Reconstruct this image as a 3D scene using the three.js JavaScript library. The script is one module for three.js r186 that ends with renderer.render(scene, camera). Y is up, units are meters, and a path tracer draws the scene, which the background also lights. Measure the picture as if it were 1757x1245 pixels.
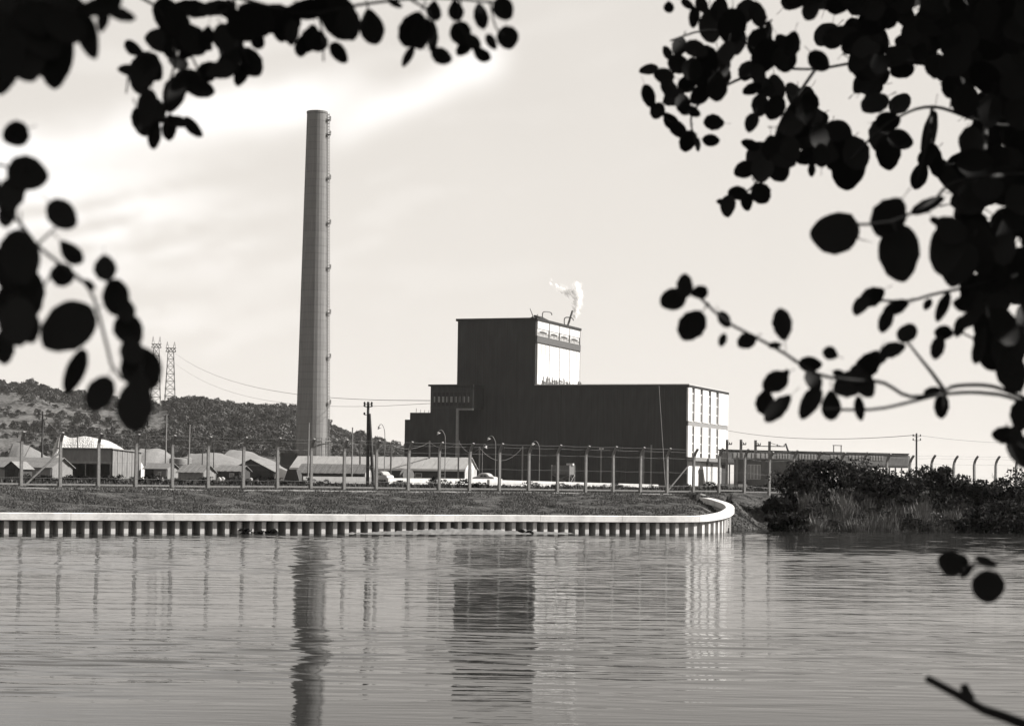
import * as THREE from 'three';
import { mergeGeometries } from 'three/addons/utils/BufferGeometryUtils.js';
import { ImprovedNoise } from 'three/addons/math/ImprovedNoise.js';

// ───────────── camera, sky, sun, exposure ─────────────
const W0 = 1757, H0 = 1245, F = 3400, EYE = 3.0;            // focal length in photo pixels, eye height above the water
const scene = new THREE.Scene();
const camera = new THREE.PerspectiveCamera(2 * Math.atan(H0 / 2 / F) * 180 / Math.PI, W0 / H0, 0.1, 9000);
camera.position.set(0, EYE, 0);
camera.rotation.order = 'YXZ';
camera.rotation.set(Math.atan(101 / F), 0, 0.8 * Math.PI / 180);
const MID = H0 / 2 + 100.5; camera.setViewOffset(W0, H0, 0, -100.5, W0, H0);      // half tilt, half rise of the lens board
camera.focus = 150; camera.userData.fStop = 6.3;
camera.updateMatrixWorld(true);

const renderer = new THREE.WebGLRenderer();
renderer.toneMapping = THREE.LinearToneMapping;
renderer.toneMappingExposure = 2.4;
renderer.shadowMap.enabled = true;

const sunDir = new THREE.Vector3(0.985, 0, -0.13).normalize().multiplyScalar(Math.cos(0.66)).setY(Math.sin(0.66));
const sun = new THREE.DirectionalLight(new THREE.Color().setRGB(1.0, 0.97, 0.93), 5.0);
sun.position.copy(sunDir).multiplyScalar(900).add(new THREE.Vector3(0, 0, -450));
sun.target.position.set(0, 0, -450);
sun.castShadow = true; sun.shadow.mapSize.set(4096, 4096);
Object.assign(sun.shadow.camera, { left: -700, right: 700, top: 700, bottom: -700, near: 1, far: 2400 });
scene.add(sun, sun.target);

const P = new ImprovedNoise();
const ns = (x, y, z = 0) => P.noise(x, y, z);
const fbm = (x, y, z = 0, o = 4) => { let a = 0, s = 1, f = 1; for (let i = 0; i < o; i++) { a += s * ns(x * f, y * f, z + i * 7.3); s *= 0.5; f *= 2.03; } return a; };
const clamp = (v, a = 0, b = 1) => Math.min(b, Math.max(a, v));
const sm = (a, b, v) => { const t = clamp((v - a) / (b - a)); return t * t * (3 - 2 * t); };
const lerp = (a, b, t) => a + (b - a) * t;
function rng(seed) { let s = seed >>> 0; return () => { s = (s + 0x6D2B79F5) | 0; let t = Math.imul(s ^ (s >>> 15), 1 | s); t = (t + Math.imul(t ^ (t >>> 7), 61 | t)) ^ t; return ((t ^ (t >>> 14)) >>> 0) / 4294967296; }; }
const R = rng(20240);

// the sky: bright veiled air with thin streaks of cloud, thinning towards the zenith
{
  const w = 2048, h = 1024, d = new Float32Array(w * h * 4);
  for (let j = 0; j < h; j++) {
    const el = ((j + 0.5) / h - 0.5) * 180;
    for (let i = 0; i < w; i++) {
      const a = ((i + 0.5) / w - 0.5) * 2 * Math.PI;               // atan2(z, x)
      const az = Math.atan2(Math.cos(a), -Math.sin(a)) * 180 / Math.PI;   // degrees right of straight ahead
      let v = lerp(0.362, 0.325, sm(0, 14, el));
      v = lerp(v, 0.056, sm(12, 44, el));
      const ca = Math.cos(a), sa = Math.sin(a);
      const n1 = fbm(ca * 6 + 3, sa * 6, el * 0.11, 5), n2 = fbm(ca * 14, sa * 14 + 9, el * 0.30 + 4, 4);
      // two long slanting streaks and a broad bright bank to the left
      const band = (x0, y0, x1, y1, wd, soft) => {
        const t = (az - x0) / (x1 - x0), y = y0 + (y1 - y0) * t + n2 * 0.35;
        return Math.exp(-Math.pow(Math.abs(el - y) / wd, 2)) * sm(-0.28 * soft, 0.12, t) * sm(1.18, 0.9, t);
      };
      let c = 0;
      const sa1 = el - 0.22 * az, sa2 = az + 0.22 * el, n3 = fbm(sa2 * 0.16 + 5, sa1 * 0.75, 3, 5), n4 = fbm(sa2 * 0.35, sa1 * 1.6, 8, 4);
      c += 1.15 * band(-17.5, 7.9, -5.6, 10.95, 0.66, 1) * (0.95 + 0.4 * n3);
      c += 0.95 * band(-5.4, 9.9, -0.6, 11.9, 0.52, 0.6) * (0.95 + 0.4 * n3);
      c += 1.05 * Math.exp(-Math.pow((el - 6.8 + n1) / 1.5, 2) - Math.pow((az + 13.0 + n2 * 2) / 4.4, 2)) * sm(-0.35, 0.35, n3 + 0.5 * n4);
      c += 0.35 * Math.exp(-Math.pow((el - 4.6 + n2) / 0.8, 2) - Math.pow((az + 12 + n1 * 2) / 5.0, 2)) * sm(-0.3, 0.3, n4);
      c += 0.12 * sm(0.1, 0.5, n3 + 0.3 * n4) * sm(8, -6, az) * sm(3, 7, el);
      const away = sm(16, 26, Math.abs(az)) + sm(14, 22, el);
      c += 0.8 * clamp(away) * sm(0.05, 0.55, n1 + 0.4 * n2) * sm(2, 12, el);
      c = clamp(c * (1 + 0.35 * n2));
      v = lerp(v, Math.max(v, 0.48), c) * (1 + 0.012 * n2);
      if (el < -1) v = lerp(v, 0.045, sm(-1, -6, el));
      const k = (j * w + i) * 4, wt = lerp(1, 0.45, c);
      d[k] = v * 1.01; d[k + 1] = v * (1 - 0.043 * wt); d[k + 2] = v * (1 - 0.105 * wt); d[k + 3] = 1;
    }
  }
  const t = new THREE.DataTexture(d, w, h, THREE.RGBAFormat, THREE.FloatType);
  t.mapping = THREE.EquirectangularReflectionMapping; t.magFilter = THREE.LinearFilter; t.minFilter = THREE.LinearFilter;
  t.wrapS = THREE.RepeatWrapping; t.needsUpdate = true;
  scene.background = t; scene.environment = t;
}

// ───────────── from bearings to places ─────────────
const camQ = camera.quaternion.clone();
const vx = new THREE.Vector3(1, 0, 0).applyQuaternion(camQ), vy = new THREE.Vector3(0, 1, 0).applyQuaternion(camQ), vz = new THREE.Vector3(0, 0, 1).applyQuaternion(camQ);
const ray = (px, py) => new THREE.Vector3((px - W0 / 2) / F, (MID - py) / F, -1).applyQuaternion(camQ);
const at = (px, py, Z) => { const r = ray(px, py); return r.multiplyScalar(Z / -r.z).add(camera.position); };          // Z metres ahead
const onY = (px, py, y) => { const r = ray(px, py); return r.multiplyScalar((y - EYE) / r.y).add(camera.position); };  // on a level
const hor = px => 824 + (px - 878.5) * 0.01396;
const kOf = px => (px - 878.5) / F;

// ───────────── materials ─────────────
const noiseTex = {};
function gtex(key, w, h, fn) {               // grey map, values 0..1 (linear), tiling
  if (noiseTex[key]) return noiseTex[key];
  const d = new Uint8Array(w * h * 4);
  for (let j = 0; j < h; j++) for (let i = 0; i < w; i++) { const v = clamp(fn(i / w, j / h)) * 255, k = (j * w + i) * 4; d[k] = d[k + 1] = d[k + 2] = v; d[k + 3] = 255; }
  const t = new THREE.DataTexture(d, w, h); t.wrapS = t.wrapT = THREE.RepeatWrapping; t.magFilter = THREE.LinearFilter; t.minFilter = THREE.LinearMipmapLinearFilter; t.generateMipmaps = true; t.needsUpdate = true;
  return (noiseTex[key] = t);
}
// tiling fbm on a torus
const tile = (u, v, f, z, o = 4, sx = 1, sy = 1) => { const a = u * 2 * Math.PI, b = v * 2 * Math.PI, r = f / (2 * Math.PI); return fbm(Math.cos(a) * r * sx + Math.cos(b) * r * sy * 0.83, Math.sin(a) * r * sx + 17, Math.sin(b) * r * sy + z, o); };
const maps = {
  grain: () => gtex('grain', 512, 512, (u, v) => 0.80 + 0.26 * tile(u, v, 40, 1, 4) + 0.14 * tile(u, v, 7, 5, 3)),
  patch: () => gtex('patch', 512, 512, (u, v) => 0.88 + 0.13 * tile(u, v, 9, 2, 5) + 0.06 * tile(u, v, 60, 4, 3)),
  streak: () => gtex('streak', 512, 512, (u, v) => 0.80 + 0.20 * tile(u, v, 60, 3, 3, 1, 0.05) + 0.16 * tile(u, v, 9, 8, 3)),
  lift: () => gtex('lift', 256, 512, (u, v) => { const r = v * 8 % 1; return 0.85 + 0.07 * ns(Math.floor(v * 8) * 3.7, 2.2) + 0.16 * tile(u, v, 40, 6, 3, 1, 0.08) - (r < 0.10 ? 0.12 : 0); }),
  stain: () => gtex('stain', 512, 512, (u, v) => 0.86 + 0.24 * tile(u, v, 13, 3, 4, 1, 0.2) + 0.10 * tile(u, v, 60, 7, 3)),
  earth: () => gtex('earth', 1024, 1024, (u, v) => { const a = tile(u, v, 16, 2, 5), b = tile(u, v, 120, 9, 3); return 0.62 + 0.6 * a + 0.75 * b; }),
};
function mat(v, o = {}) {                    // v: linear grey
  const m = new THREE.MeshPhysicalMaterial({ roughness: o.rough ?? 0.85, metalness: o.metal ?? 0, side: o.side ?? THREE.FrontSide });
  m.color.setRGB(v, v * 0.985, v * 0.965);
  if (o.map) { const t = maps[o.map]().clone(); t.repeat.set(1 / (o.size ?? 4), 1 / (o.sizeV ?? o.size ?? 4)); t.offset.set(R(), R()); t.needsUpdate = true; m.map = t; }
  if (o.bump) { const t = maps[o.bumpMap ?? o.map]().clone(); t.repeat.copy(m.map ? m.map.repeat : new THREE.Vector2(1 / (o.bsize ?? 4), 1 / (o.bsize ?? 4))); if (o.bsize) t.repeat.set(1 / o.bsize, 1 / o.bsize); t.needsUpdate = true; m.bumpMap = t; m.bumpScale = o.bump; }
  if (o.spec !== undefined) m.specularIntensity = o.spec;
  return m;
}
const M = {
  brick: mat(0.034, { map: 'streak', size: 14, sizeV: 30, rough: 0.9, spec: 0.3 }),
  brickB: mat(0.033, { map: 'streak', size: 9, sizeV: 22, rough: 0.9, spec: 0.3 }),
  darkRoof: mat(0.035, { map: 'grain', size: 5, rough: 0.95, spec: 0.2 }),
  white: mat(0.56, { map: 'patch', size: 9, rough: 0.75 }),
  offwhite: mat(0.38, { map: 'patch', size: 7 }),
  grey: mat(0.18, { map: 'patch', size: 5 }),
  midgrey: mat(0.17, { map: 'grain', size: 4 }),
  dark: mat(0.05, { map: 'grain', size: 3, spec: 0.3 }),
  black: mat(0.04, { map: 'grain', size: 3, spec: 0.2 }),
  glass: mat(0.05, { rough: 0.12 }),
  chimney: mat(0.175, { map: 'lift', size: 9, sizeV: 18, rough: 0.92, spec: 0.25 }),
  steel: mat(0.10, { rough: 0.55, metal: 0.3 }),
  lattice: mat(0.18, { rough: 0.6, metal: 0.4 }),
  coping: mat(0.58, { map: 'stain', size: 9.1, sizeV: 5.3, rough: 0.8 }),
  pile: mat(0.52, { map: 'stain', size: 5.2, sizeV: 2.6, rough: 0.85 }),
  post: mat(0.19, { map: 'grain', size: 1.3, rough: 0.9 }),
  wood: mat(0.045, { map: 'streak', size: 0.8, sizeV: 4, rough: 0.9 }),
  palewood: mat(0.19, { map: 'streak', size: 0.8, sizeV: 4 }),
  corr: mat(0.17, { map: 'streak', size: 3, sizeV: 5, rough: 0.6 }),
  corrDark: mat(0.16, { map: 'streak', size: 3, sizeV: 5, rough: 0.7 }),
  roofPale: mat(0.36, { map: 'patch', size: 6, rough: 0.7 }),
  chalk: mat(0.44, { map: 'patch', size: 11, bump: 0.4, bumpMap: 'grain', bsize: 9 }),
  chalkGrey: mat(0.15, { map: 'grain', size: 9 }),
  leaf: mat(0.042, { rough: 0.75, side: THREE.DoubleSide, spec: 0.25 }),
  bark: mat(0.07, { map: 'grain', size: 0.4, rough: 0.95, spec: 0.2 }),
  foliage: mat(0.06, { rough: 0.9, side: THREE.DoubleSide, spec: 0.2 }),
  foliageDark: mat(0.058, { rough: 0.9, side: THREE.DoubleSide, spec: 0.2 }),
  reed: mat(0.085, { rough: 0.9, side: THREE.DoubleSide, spec: 0.2 }),
  grass: mat(0.082, { rough: 0.95, side: THREE.DoubleSide, spec: 0.15 }),
  hillwood: mat(0.125, { rough: 0.95, side: THREE.DoubleSide, spec: 0.1 }),
  windowPale: mat(0.18, { rough: 0.25 }),
  glassGrey: mat(0.16, { rough: 0.15 }),
  darkPanel: mat(0.05, { map: 'patch', size: 6, rough: 0.8 }),
  darkGlass: mat(0.012, { rough: 0.5, spec: 0.2 }),
  tyre: mat(0.02, { rough: 0.9 }),
  carPaint: mat(0.32, { rough: 0.3 }),
};

// ───────────── modelling helpers ─────────────
const taken = new Map();
function numbered(name) { const n = taken.get(name) ?? 0; taken.set(name, n + 1); return n ? `${name}_${String(n).padStart(3, '0')}` : name; }
function shade(m) { m.castShadow = true; m.receiveShadow = true; return m; }
function boxUV(g) {                           // uv in metres from the way each face points
  const p = g.attributes.position, n = g.attributes.normal, uv = new Float32Array(p.count * 2);
  for (let i = 0; i < p.count; i++) {
    const ax = Math.abs(n.getX(i)), ay = Math.abs(n.getY(i)), az = Math.abs(n.getZ(i));
    if (ay > ax && ay > az) { uv[2 * i] = p.getX(i); uv[2 * i + 1] = p.getZ(i); }
    else if (ax > az) { uv[2 * i] = p.getZ(i); uv[2 * i + 1] = p.getY(i); }
    else { uv[2 * i] = p.getX(i); uv[2 * i + 1] = p.getY(i); }
  }
  g.setAttribute('uv', new THREE.BufferAttribute(uv, 2)); return g;
}
function plain(g) { const q = g.index ? g.toNonIndexed() : g; for (const k of Object.keys(q.attributes)) if (k !== 'position' && k !== 'normal') q.deleteAttribute(k); return q; }
class MB {
  constructor() { this.g = []; }
  add(g) { this.g.push(plain(g)); return this; }
  box(x0, x1, y0, y1, z0, z1) { const g = new THREE.BoxGeometry(Math.abs(x1 - x0), Math.abs(y1 - y0), Math.abs(z1 - z0)); g.translate((x0 + x1) / 2, (y0 + y1) / 2, (z0 + z1) / 2); return this.add(g); }
  bar(a, b, w, w2 = w, seg = 6) {             // round bar between two points, tapering w → w2 (radii)
    const d = new THREE.Vector3().subVectors(b, a), g = new THREE.CylinderGeometry(w2, w, d.length(), seg);
    g.applyQuaternion(new THREE.Quaternion().setFromUnitVectors(new THREE.Vector3(0, 1, 0), d.clone().normalize())); g.translate((a.x + b.x) / 2, (a.y + b.y) / 2, (a.z + b.z) / 2); return this.add(g);
  }
  tube(pts, r0, r1 = r0, seg = 6, n = 24, tension) {    // tapering tube along a smooth curve
    const c = new THREE.CatmullRomCurve3(pts, false, 'catmullrom', tension ?? 0.5), fr = c.computeFrenetFrames(n, false), pos = [], idx = [];
    for (let i = 0; i <= n; i++) { const p = c.getPointAt(i / n), r = lerp(r0, r1, i / n); for (let j = 0; j < seg; j++) { const a = j / seg * 2 * Math.PI; const v = p.clone().addScaledVector(fr.normals[i], Math.cos(a) * r).addScaledVector(fr.binormals[i], Math.sin(a) * r); pos.push(v.x, v.y, v.z); } }
    for (let i = 0; i < n; i++) for (let j = 0; j < seg; j++) { const a = i * seg + j, b = i * seg + (j + 1) % seg; idx.push(a, b, a + seg, b, b + seg, a + seg); }
    const g = new THREE.BufferGeometry(); g.setAttribute('position', new THREE.Float32BufferAttribute(pos, 3)); g.setIndex(idx); g.computeVertexNormals(); return this.add(g);
  }
  poly(pts) {                                  // a flat or bent polygon fan with its own normal
    const pos = []; for (let i = 1; i < pts.length - 1; i++) for (const q of [pts[0], pts[i], pts[i + 1]]) pos.push(q.x, q.y, q.z);
    const g = new THREE.BufferGeometry(); g.setAttribute('position', new THREE.Float32BufferAttribute(pos, 3)); g.computeVertexNormals(); return this.add(g);
  }
  prism(profile, z0, z1) {                     // profile [[x, y]...] extruded along z
    const s = new THREE.Shape(profile.map(p => new THREE.Vector2(p[0], p[1]))), g = new THREE.ExtrudeGeometry(s, { depth: z1 - z0, bevelEnabled: false }); g.translate(0, 0, z0); return this.add(g);
  }
  geo() { const g = this.g.length > 1 ? mergeGeometries(this.g) : this.g[0]; return boxUV(g); }
  build(name, m, parent) { const o = shade(new THREE.Mesh(this.geo(), m)); o.name = parent === scene ? numbered(name) : name; parent.add(o); return o; }
}
const V = (x, y, z) => new THREE.Vector3(x, y, z);
function tag(o, label, category, group, kind) { if (label) o.userData.label = label; if (category) o.userData.category = category; if (group) o.userData.group = group; if (kind) o.userData.kind = kind; return o; }
function thing(name, label, category, pos = V(0, 0, 0), turn = 0, group) { const o = new THREE.Group(); o.name = numbered(name); o.position.copy(pos); o.rotation.y = turn; scene.add(o); return tag(o, label, category, group); }
const GY = 2.3;                                // level of the yard behind the fence
const ground = (px, Z) => { const p = at(px, hor(px), Z); return V(p.x, GY, p.z); };

// ───────────── the lie of the land ─────────────
// quay line, fence line: one over depth is linear across the bearing
const shoreQuay = k => 1 / (1 / 99 + (kOf(0) - k) * -0 + (1 / 117.6 - 1 / 99) * (k - kOf(0)) / (kOf(1180) - kOf(0)));
const kEnd = kOf(1252);
function shore(k) {
  const q = shoreQuay(Math.min(k, kEnd));
  if (k <= kEnd) { const r = [[1185, 0], [1205, 0.5], [1238, 2.5], [1252.01, 6]]; for (let i = 1; i < 4; i++) if (k <= kOf(r[i][0])) return q + lerp(r[i - 1][1], r[i][1], clamp((k - kOf(r[i - 1][0])) / (kOf(r[i][0]) - kOf(r[i - 1][0])))); return q; }
  return lerp(q + 2, 127, sm(0, kOf(1310) - kEnd, k - kEnd)) + clamp((k - kOf(1310)) / 0.14, 0, 6) * 6 + 0.7 * ns(k * 60, 3.1) + 0.5 * ns(k * 170, 8.1);
}
const fenceI = i => { const px = (36 + 68.13 * i) / (1 + 0.01108 * i), Z = 115 * (1 + 0.01108 * i), p = at(px, hor(px), Z); return V(p.x, GY - 0.08, p.z); };
const fenceDir = fenceI(35).sub(fenceI(0)).normalize();
const f0 = fenceI(0);
const fenceZ = k => { const a = fenceDir; const s = (k * -f0.z - f0.x) / (a.x + k * a.z); return Math.max(90, -(f0.z + a.z * s)); };   // depth of the fence on bearing k
const returnK = d => { const r = [[-9, 1252], [5.5, 1254], [10, 1247], [15, 1227], [20, 1199], [22, 1180]]; for (let i = 1; i < r.length; i++) if (d <= r[i][0]) return kOf(lerp(r[i - 1][1], r[i][1], clamp((d - r[i - 1][0]) / (r[i][0] - r[i - 1][0])))); return kOf(1180); };
function landY(k, Z) {
  const S = shore(k), d = Z - S, x = k * Z, kr = returnK(Z - shoreQuay(Math.min(k, kEnd)));
  const nat = sm(kr - 0.0006, kr + 0.0006, k), Dn = lerp(22, 11, sm(kOf(1310), kOf(1420), k));
  const D = Math.max(8, fenceZ(clamp(k, -0.4, 0.35)) - 5 - S);
  let q = lerp(0.78, 2.18, Math.pow(clamp(d / D), 0.8)) + 0.09 * fbm(x * 0.5, Z * 0.5, 1, 3) * sm(0.5, 3, d) * (1 - sm(D - 1, D + 1, d));
  q -= 0.62 * sm(kr - 0.016, kr - 0.001, k) * sm(1, 5, d) * sm(24, 18, d);
  let n = lerp(-0.5, 2.25, sm(-1.2, Dn, d)) + 0.16 * fbm(x * 0.4, Z * 0.4, 4, 3) * sm(0, 2, d);
  let y = lerp(q, n, nat);
  if (d > D) y = lerp(y, GY, sm(0, 12, d - D)) + 0.05 * fbm(x * 0.2, Z * 0.2, 3, 3);
  return y;
}
{
  const ks = []; for (let k = -1.6; k < 1.6; ) { ks.push(k); k += Math.abs(k) < 0.3 ? 0.0016 : 0.02; }
  const rows = 46, far = []; for (let i = 0; i < 60; i++) far.push(Math.pow(i / 59, 2.6));
  const pos = [], uv = [], idx = []; const nr = rows + far.length;
  for (const k of ks) {
    const S = shore(k) - (k > kEnd ? 1.6 : -0.25), E = Math.max(S + 10, fenceZ(clamp(k, -0.4, 0.35)));
    for (let r = 0; r < nr; r++) { const Z = r < rows ? lerp(S, E, r / rows) : E + 6000 * far[r - rows]; pos.push(k * Z, landY(k, Z), -Z); uv.push(k * Z, -Z); }
  }
  for (let c = 0; c < ks.length - 1; c++) for (let r = 0; r < nr - 1; r++) { const a = c * nr + r, b = a + nr; idx.push(a, b, a + 1, b, b + 1, a + 1); }
  const g = new THREE.BufferGeometry(); g.setAttribute('position', new THREE.Float32BufferAttribute(pos, 3)); g.setAttribute('uv', new THREE.Float32BufferAttribute(uv, 2)); g.setIndex(idx); g.computeVertexNormals();
  const m = mat(0.10, { map: 'earth', size: 13, bump: 0.12, bumpMap: 'earth', bsize: 7, rough: 0.97, spec: 0.1 });
  const o = shade(new THREE.Mesh(g, m)); o.name = 'ground'; scene.add(o); tag(o, 'rough grassy bank and yard on the far shore', 'ground', null, 'structure');
}
// the river: gently rippled water
{
  const ks = [], zs = []; for (let k = -1.6; k <= 1.6; ) { ks.push(k); k += Math.abs(k) < 0.30 ? 0.0028 : 0.06; }
  zs.push(7, 12, 18, 24); for (let i = 0; i <= 1300; i++) zs.push(26 * Math.pow(150 / 26, i / 1300));
  const pos = [], idx = [];
  const wave = (x, z) => {
    const gust = 0.30 + 1.1 * sm(-0.2, 0.4, fbm(x * 0.035 + 4, z * 0.05, 2, 3)) + 0.5 * sm(40, 75, z);
    return 2.3 * gust * (0.0085 * ns(x * 0.30 + 0.05 * z, z * 0.80, 1) + 0.0058 * ns(x * 0.55 - 0.04 * z, z * 1.55, 5) + 0.0036 * ns(x * 0.9, z * 2.9, 9));
  };
  for (const k of ks) for (const Z of zs) { const x = k * Z; pos.push(x, wave(x, Z), -Z); }
  const nz = zs.length; for (let c = 0; c < ks.length - 1; c++) for (let r = 0; r < nz - 1; r++) { const a = c * nz + r, b = a + nz; idx.push(a, b, a + 1, b, b + 1, a + 1); }
  const g = new THREE.BufferGeometry(); g.setAttribute('position', new THREE.Float32BufferAttribute(pos, 3)); g.setIndex(idx); g.computeVertexNormals();
  const uv = []; for (let i = 0; i < pos.length; i += 3) uv.push(pos[i], pos[i + 2]); g.setAttribute('uv', new THREE.Float32BufferAttribute(uv, 2));
  const bt = gtex('ripple', 1024, 1024, (u, v) => 0.5 + 0.26 * tile(u, v, 26, 3, 3, 0.35, 1.2) + 0.12 * tile(u, v, 70, 6, 2, 0.4, 1.1)).clone();
  bt.repeat.set(1 / 13, 1 / 6.3); bt.needsUpdate = true;
  const m = new THREE.MeshPhysicalMaterial({ roughness: 0.03, ior: 1.33, bumpMap: bt, bumpScale: 0.006, specularIntensity: 0.07 }); m.color.setRGB(0.014, 0.014, 0.0135);
  const o = shade(new THREE.Mesh(g, m)); o.name = 'river'; scene.add(o); tag(o, 'wide calm river with fine ripples', 'water', null, 'structure');
}
// the near bank under the photographer
{
  const pos = [], uv = [], idx = [], nx = 60, nz = 30;
  for (let i = 0; i <= nx; i++) for (let j = 0; j <= nz; j++) { const x = lerp(-30, 30, i / nx), z = lerp(14, -11.5, j / nz); pos.push(x, lerp(1.35, -0.7, sm(-6.4, -11, z)) + 0.1 * fbm(x * 0.6, z * 0.6, 2, 3), z); uv.push(x, z); }
  for (let i = 0; i < nx; i++) for (let j = 0; j < nz; j++) { const a = i * (nz + 1) + j, b = a + nz + 1; idx.push(a, b, a + 1, b, b + 1, a + 1); }
  const g = new THREE.BufferGeometry(); g.setAttribute('position', new THREE.Float32BufferAttribute(pos, 3)); g.setAttribute('uv', new THREE.Float32BufferAttribute(uv, 2)); g.setIndex(idx); g.computeVertexNormals();
  const o = shade(new THREE.Mesh(g, mat(0.06, { map: 'earth', size: 9, side: THREE.DoubleSide }))); o.name = 'near_bank'; scene.add(o); tag(o, 'dark earth bank under the overhanging trees', 'ground', null, 'structure');
}
// the hill behind
const crest = [[-400, 645], [-100, 652], [0, 662], [50, 664], [100, 676], [150, 680], [200, 692], [265, 697], [300, 691], [340, 690], [390, 696], [440, 702], [505, 704], [545, 716], [575, 736], [605, 745], [645, 758], [690, 770], [740, 783], [800, 803], [860, 822], [1000, 826]];
const crestY = px => { for (let i = 1; i < crest.length; i++) if (px <= crest[i][0]) { const t = (px - crest[i - 1][0]) / (crest[i][0] - crest[i - 1][0]); return lerp(crest[i - 1][1], crest[i][1], clamp(t)) + 8; } return 834; };
const HZ = 1500, HF = 720;
function hillY(k, Z) {
  const px = k * F + 878.5, top = (hor(px) - crestY(px)) * HZ / F + EYE;
  const t = (Z - HF) / (HZ - HF);
  const n = fbm(k * Z * 0.006, Z * 0.006, 2, 4);
  return lerp(-6, top, Z > HZ ? 1 - 0.6 * sm(HZ, HZ + 900, Z) : (0.35 * t + 0.65 * sm(0, 1, t))) + n * 7 * sm(0, 0.3, t) * sm(1.0, 0.8, t);
}
{
  const pos = [], uv = [], idx = [], nk = 150, nr = 70;
  for (let i = 0; i <= nk; i++) for (let j = 0; j <= nr; j++) { const k = lerp(-0.62, 0.03, i / nk), Z = lerp(HF, HZ + 900, j / nr); pos.push(k * Z, hillY(k, Z), -Z); uv.push(k * Z, Z * 0.6); }
  for (let i = 0; i < nk; i++) for (let j = 0; j < nr; j++) { const a = i * (nr + 1) + j, b = a + nr + 1; idx.push(a, b, a + 1, b, b + 1, a + 1); }
  const g = new THREE.BufferGeometry(); g.setAttribute('position', new THREE.Float32BufferAttribute(pos, 3)); g.setAttribute('uv', new THREE.Float32BufferAttribute(uv, 2)); g.setIndex(idx); g.computeVertexNormals();
  const o = shade(new THREE.Mesh(g, mat(0.10, { map: 'earth', size: 160, rough: 0.97, spec: 0.1 }))); o.name = 'hill'; scene.add(o); tag(o, 'grassy hillside behind the power station', 'hill', null, 'structure');
}

// ───────────── foliage helper ─────────────
// leaves spread through lumpy clumps inside an ellipsoid (base at y = 0)
function leafCloud(seed, n, rx, ry, rz, size, clumps = 12, up = 0.0) {
  const r = rng(seed), pos = [], nor = [], cl = [];
  for (let i = 0; i < clumps; i++) { const a = r() * 6.283, e = Math.acos(1 - 1.85 * r()), q = 0.35 + 0.55 * r(); cl.push([Math.sin(e) * Math.cos(a) * q, Math.cos(e) * q, Math.sin(e) * Math.sin(a) * q, 0.22 + 0.22 * r()]); }
  for (let i = 0; i < n; i++) {
    const c = cl[Math.floor(r() * clumps)], a = r() * 6.283, e = Math.acos(1 - 2 * r()), q = c[3] * Math.cbrt(0.15 + 0.85 * r()) * (0.85 + 0.3 * r());
    const x = (c[0] + Math.sin(e) * Math.cos(a) * q) * rx, y = Math.max(0.02, ry * (1 + c[1] + Math.cos(e) * q)), z = (c[2] + Math.sin(e) * Math.sin(a) * q) * rz;
    const d = V(r() - 0.5, r() - 0.5 + up, r() - 0.5).normalize(), w = V(r() - 0.5, r() - 0.5, r() - 0.5).cross(d).normalize(), s = size * (0.6 + 0.8 * r());
    const A = V(x, y, z).addScaledVector(d, -s / 2), B = V(x, y, z).addScaledVector(w, s * 0.34), C = V(x, y, z).addScaledVector(d, s / 2), D = V(x, y, z).addScaledVector(w, -s * 0.34);
    const nn = d.clone().cross(w);
    for (const p of [A, B, C, A, C, D]) { pos.push(p.x, p.y, p.z); nor.push(nn.x, nn.y, nn.z); }
  }
  const g = new THREE.BufferGeometry(); g.setAttribute('position', new THREE.Float32BufferAttribute(pos, 3)); g.setAttribute('normal', new THREE.Float32BufferAttribute(nor, 3)); return boxUV(g);
}
function bladeTuft(seed, n, h, spread, w) {    // a tuft of upright bent blades
  const r = rng(seed), pos = [];
  for (let i = 0; i < n; i++) {
    const a = r() * 6.283, q = spread * r(), b = V(Math.cos(a) * q, 0, Math.sin(a) * q), l = r() * 6.283, hh = h * (0.5 + 0.6 * r()), t = b.clone().add(V(Math.cos(l) * hh * 0.35, hh, Math.sin(l) * hh * 0.35)), s = V(Math.cos(l + 1.57) * w, 0, Math.sin(l + 1.57) * w);
    const m = b.clone().lerp(t, 0.6).add(V(0, hh * 0.12, 0));
    for (const p of [b.clone().sub(s), b.clone().add(s), m.clone().add(s), b.clone().sub(s), m.clone().add(s), m.clone().sub(s), m.clone().sub(s), m.clone().add(s), t]) pos.push(p.x, p.y, p.z);
  }
  const g = new THREE.BufferGeometry(); g.setAttribute('position', new THREE.Float32BufferAttribute(pos, 3)); g.computeVertexNormals(); return boxUV(g);
}
function scatter(name, g, m, list, label, category, tones) {     // uncountable stuff as one object
  const o = new THREE.InstancedMesh(g, m, list.length), q = new THREE.Quaternion(), mt = new THREE.Matrix4(), c = new THREE.Color();
  list.forEach((e, i) => { q.setFromAxisAngle(V(0, 1, 0), e.turn ?? 0); mt.compose(e.p, q, e.s.isVector3 ? e.s : V(e.s, e.s, e.s)); o.setMatrixAt(i, mt); const t = e.tone ?? 1; o.setColorAt(i, c.setRGB(t, t, t)); });
  o.name = numbered(name); scene.add(shade(o)); return tag(o, label, category, null, 'stuff');
}

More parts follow.
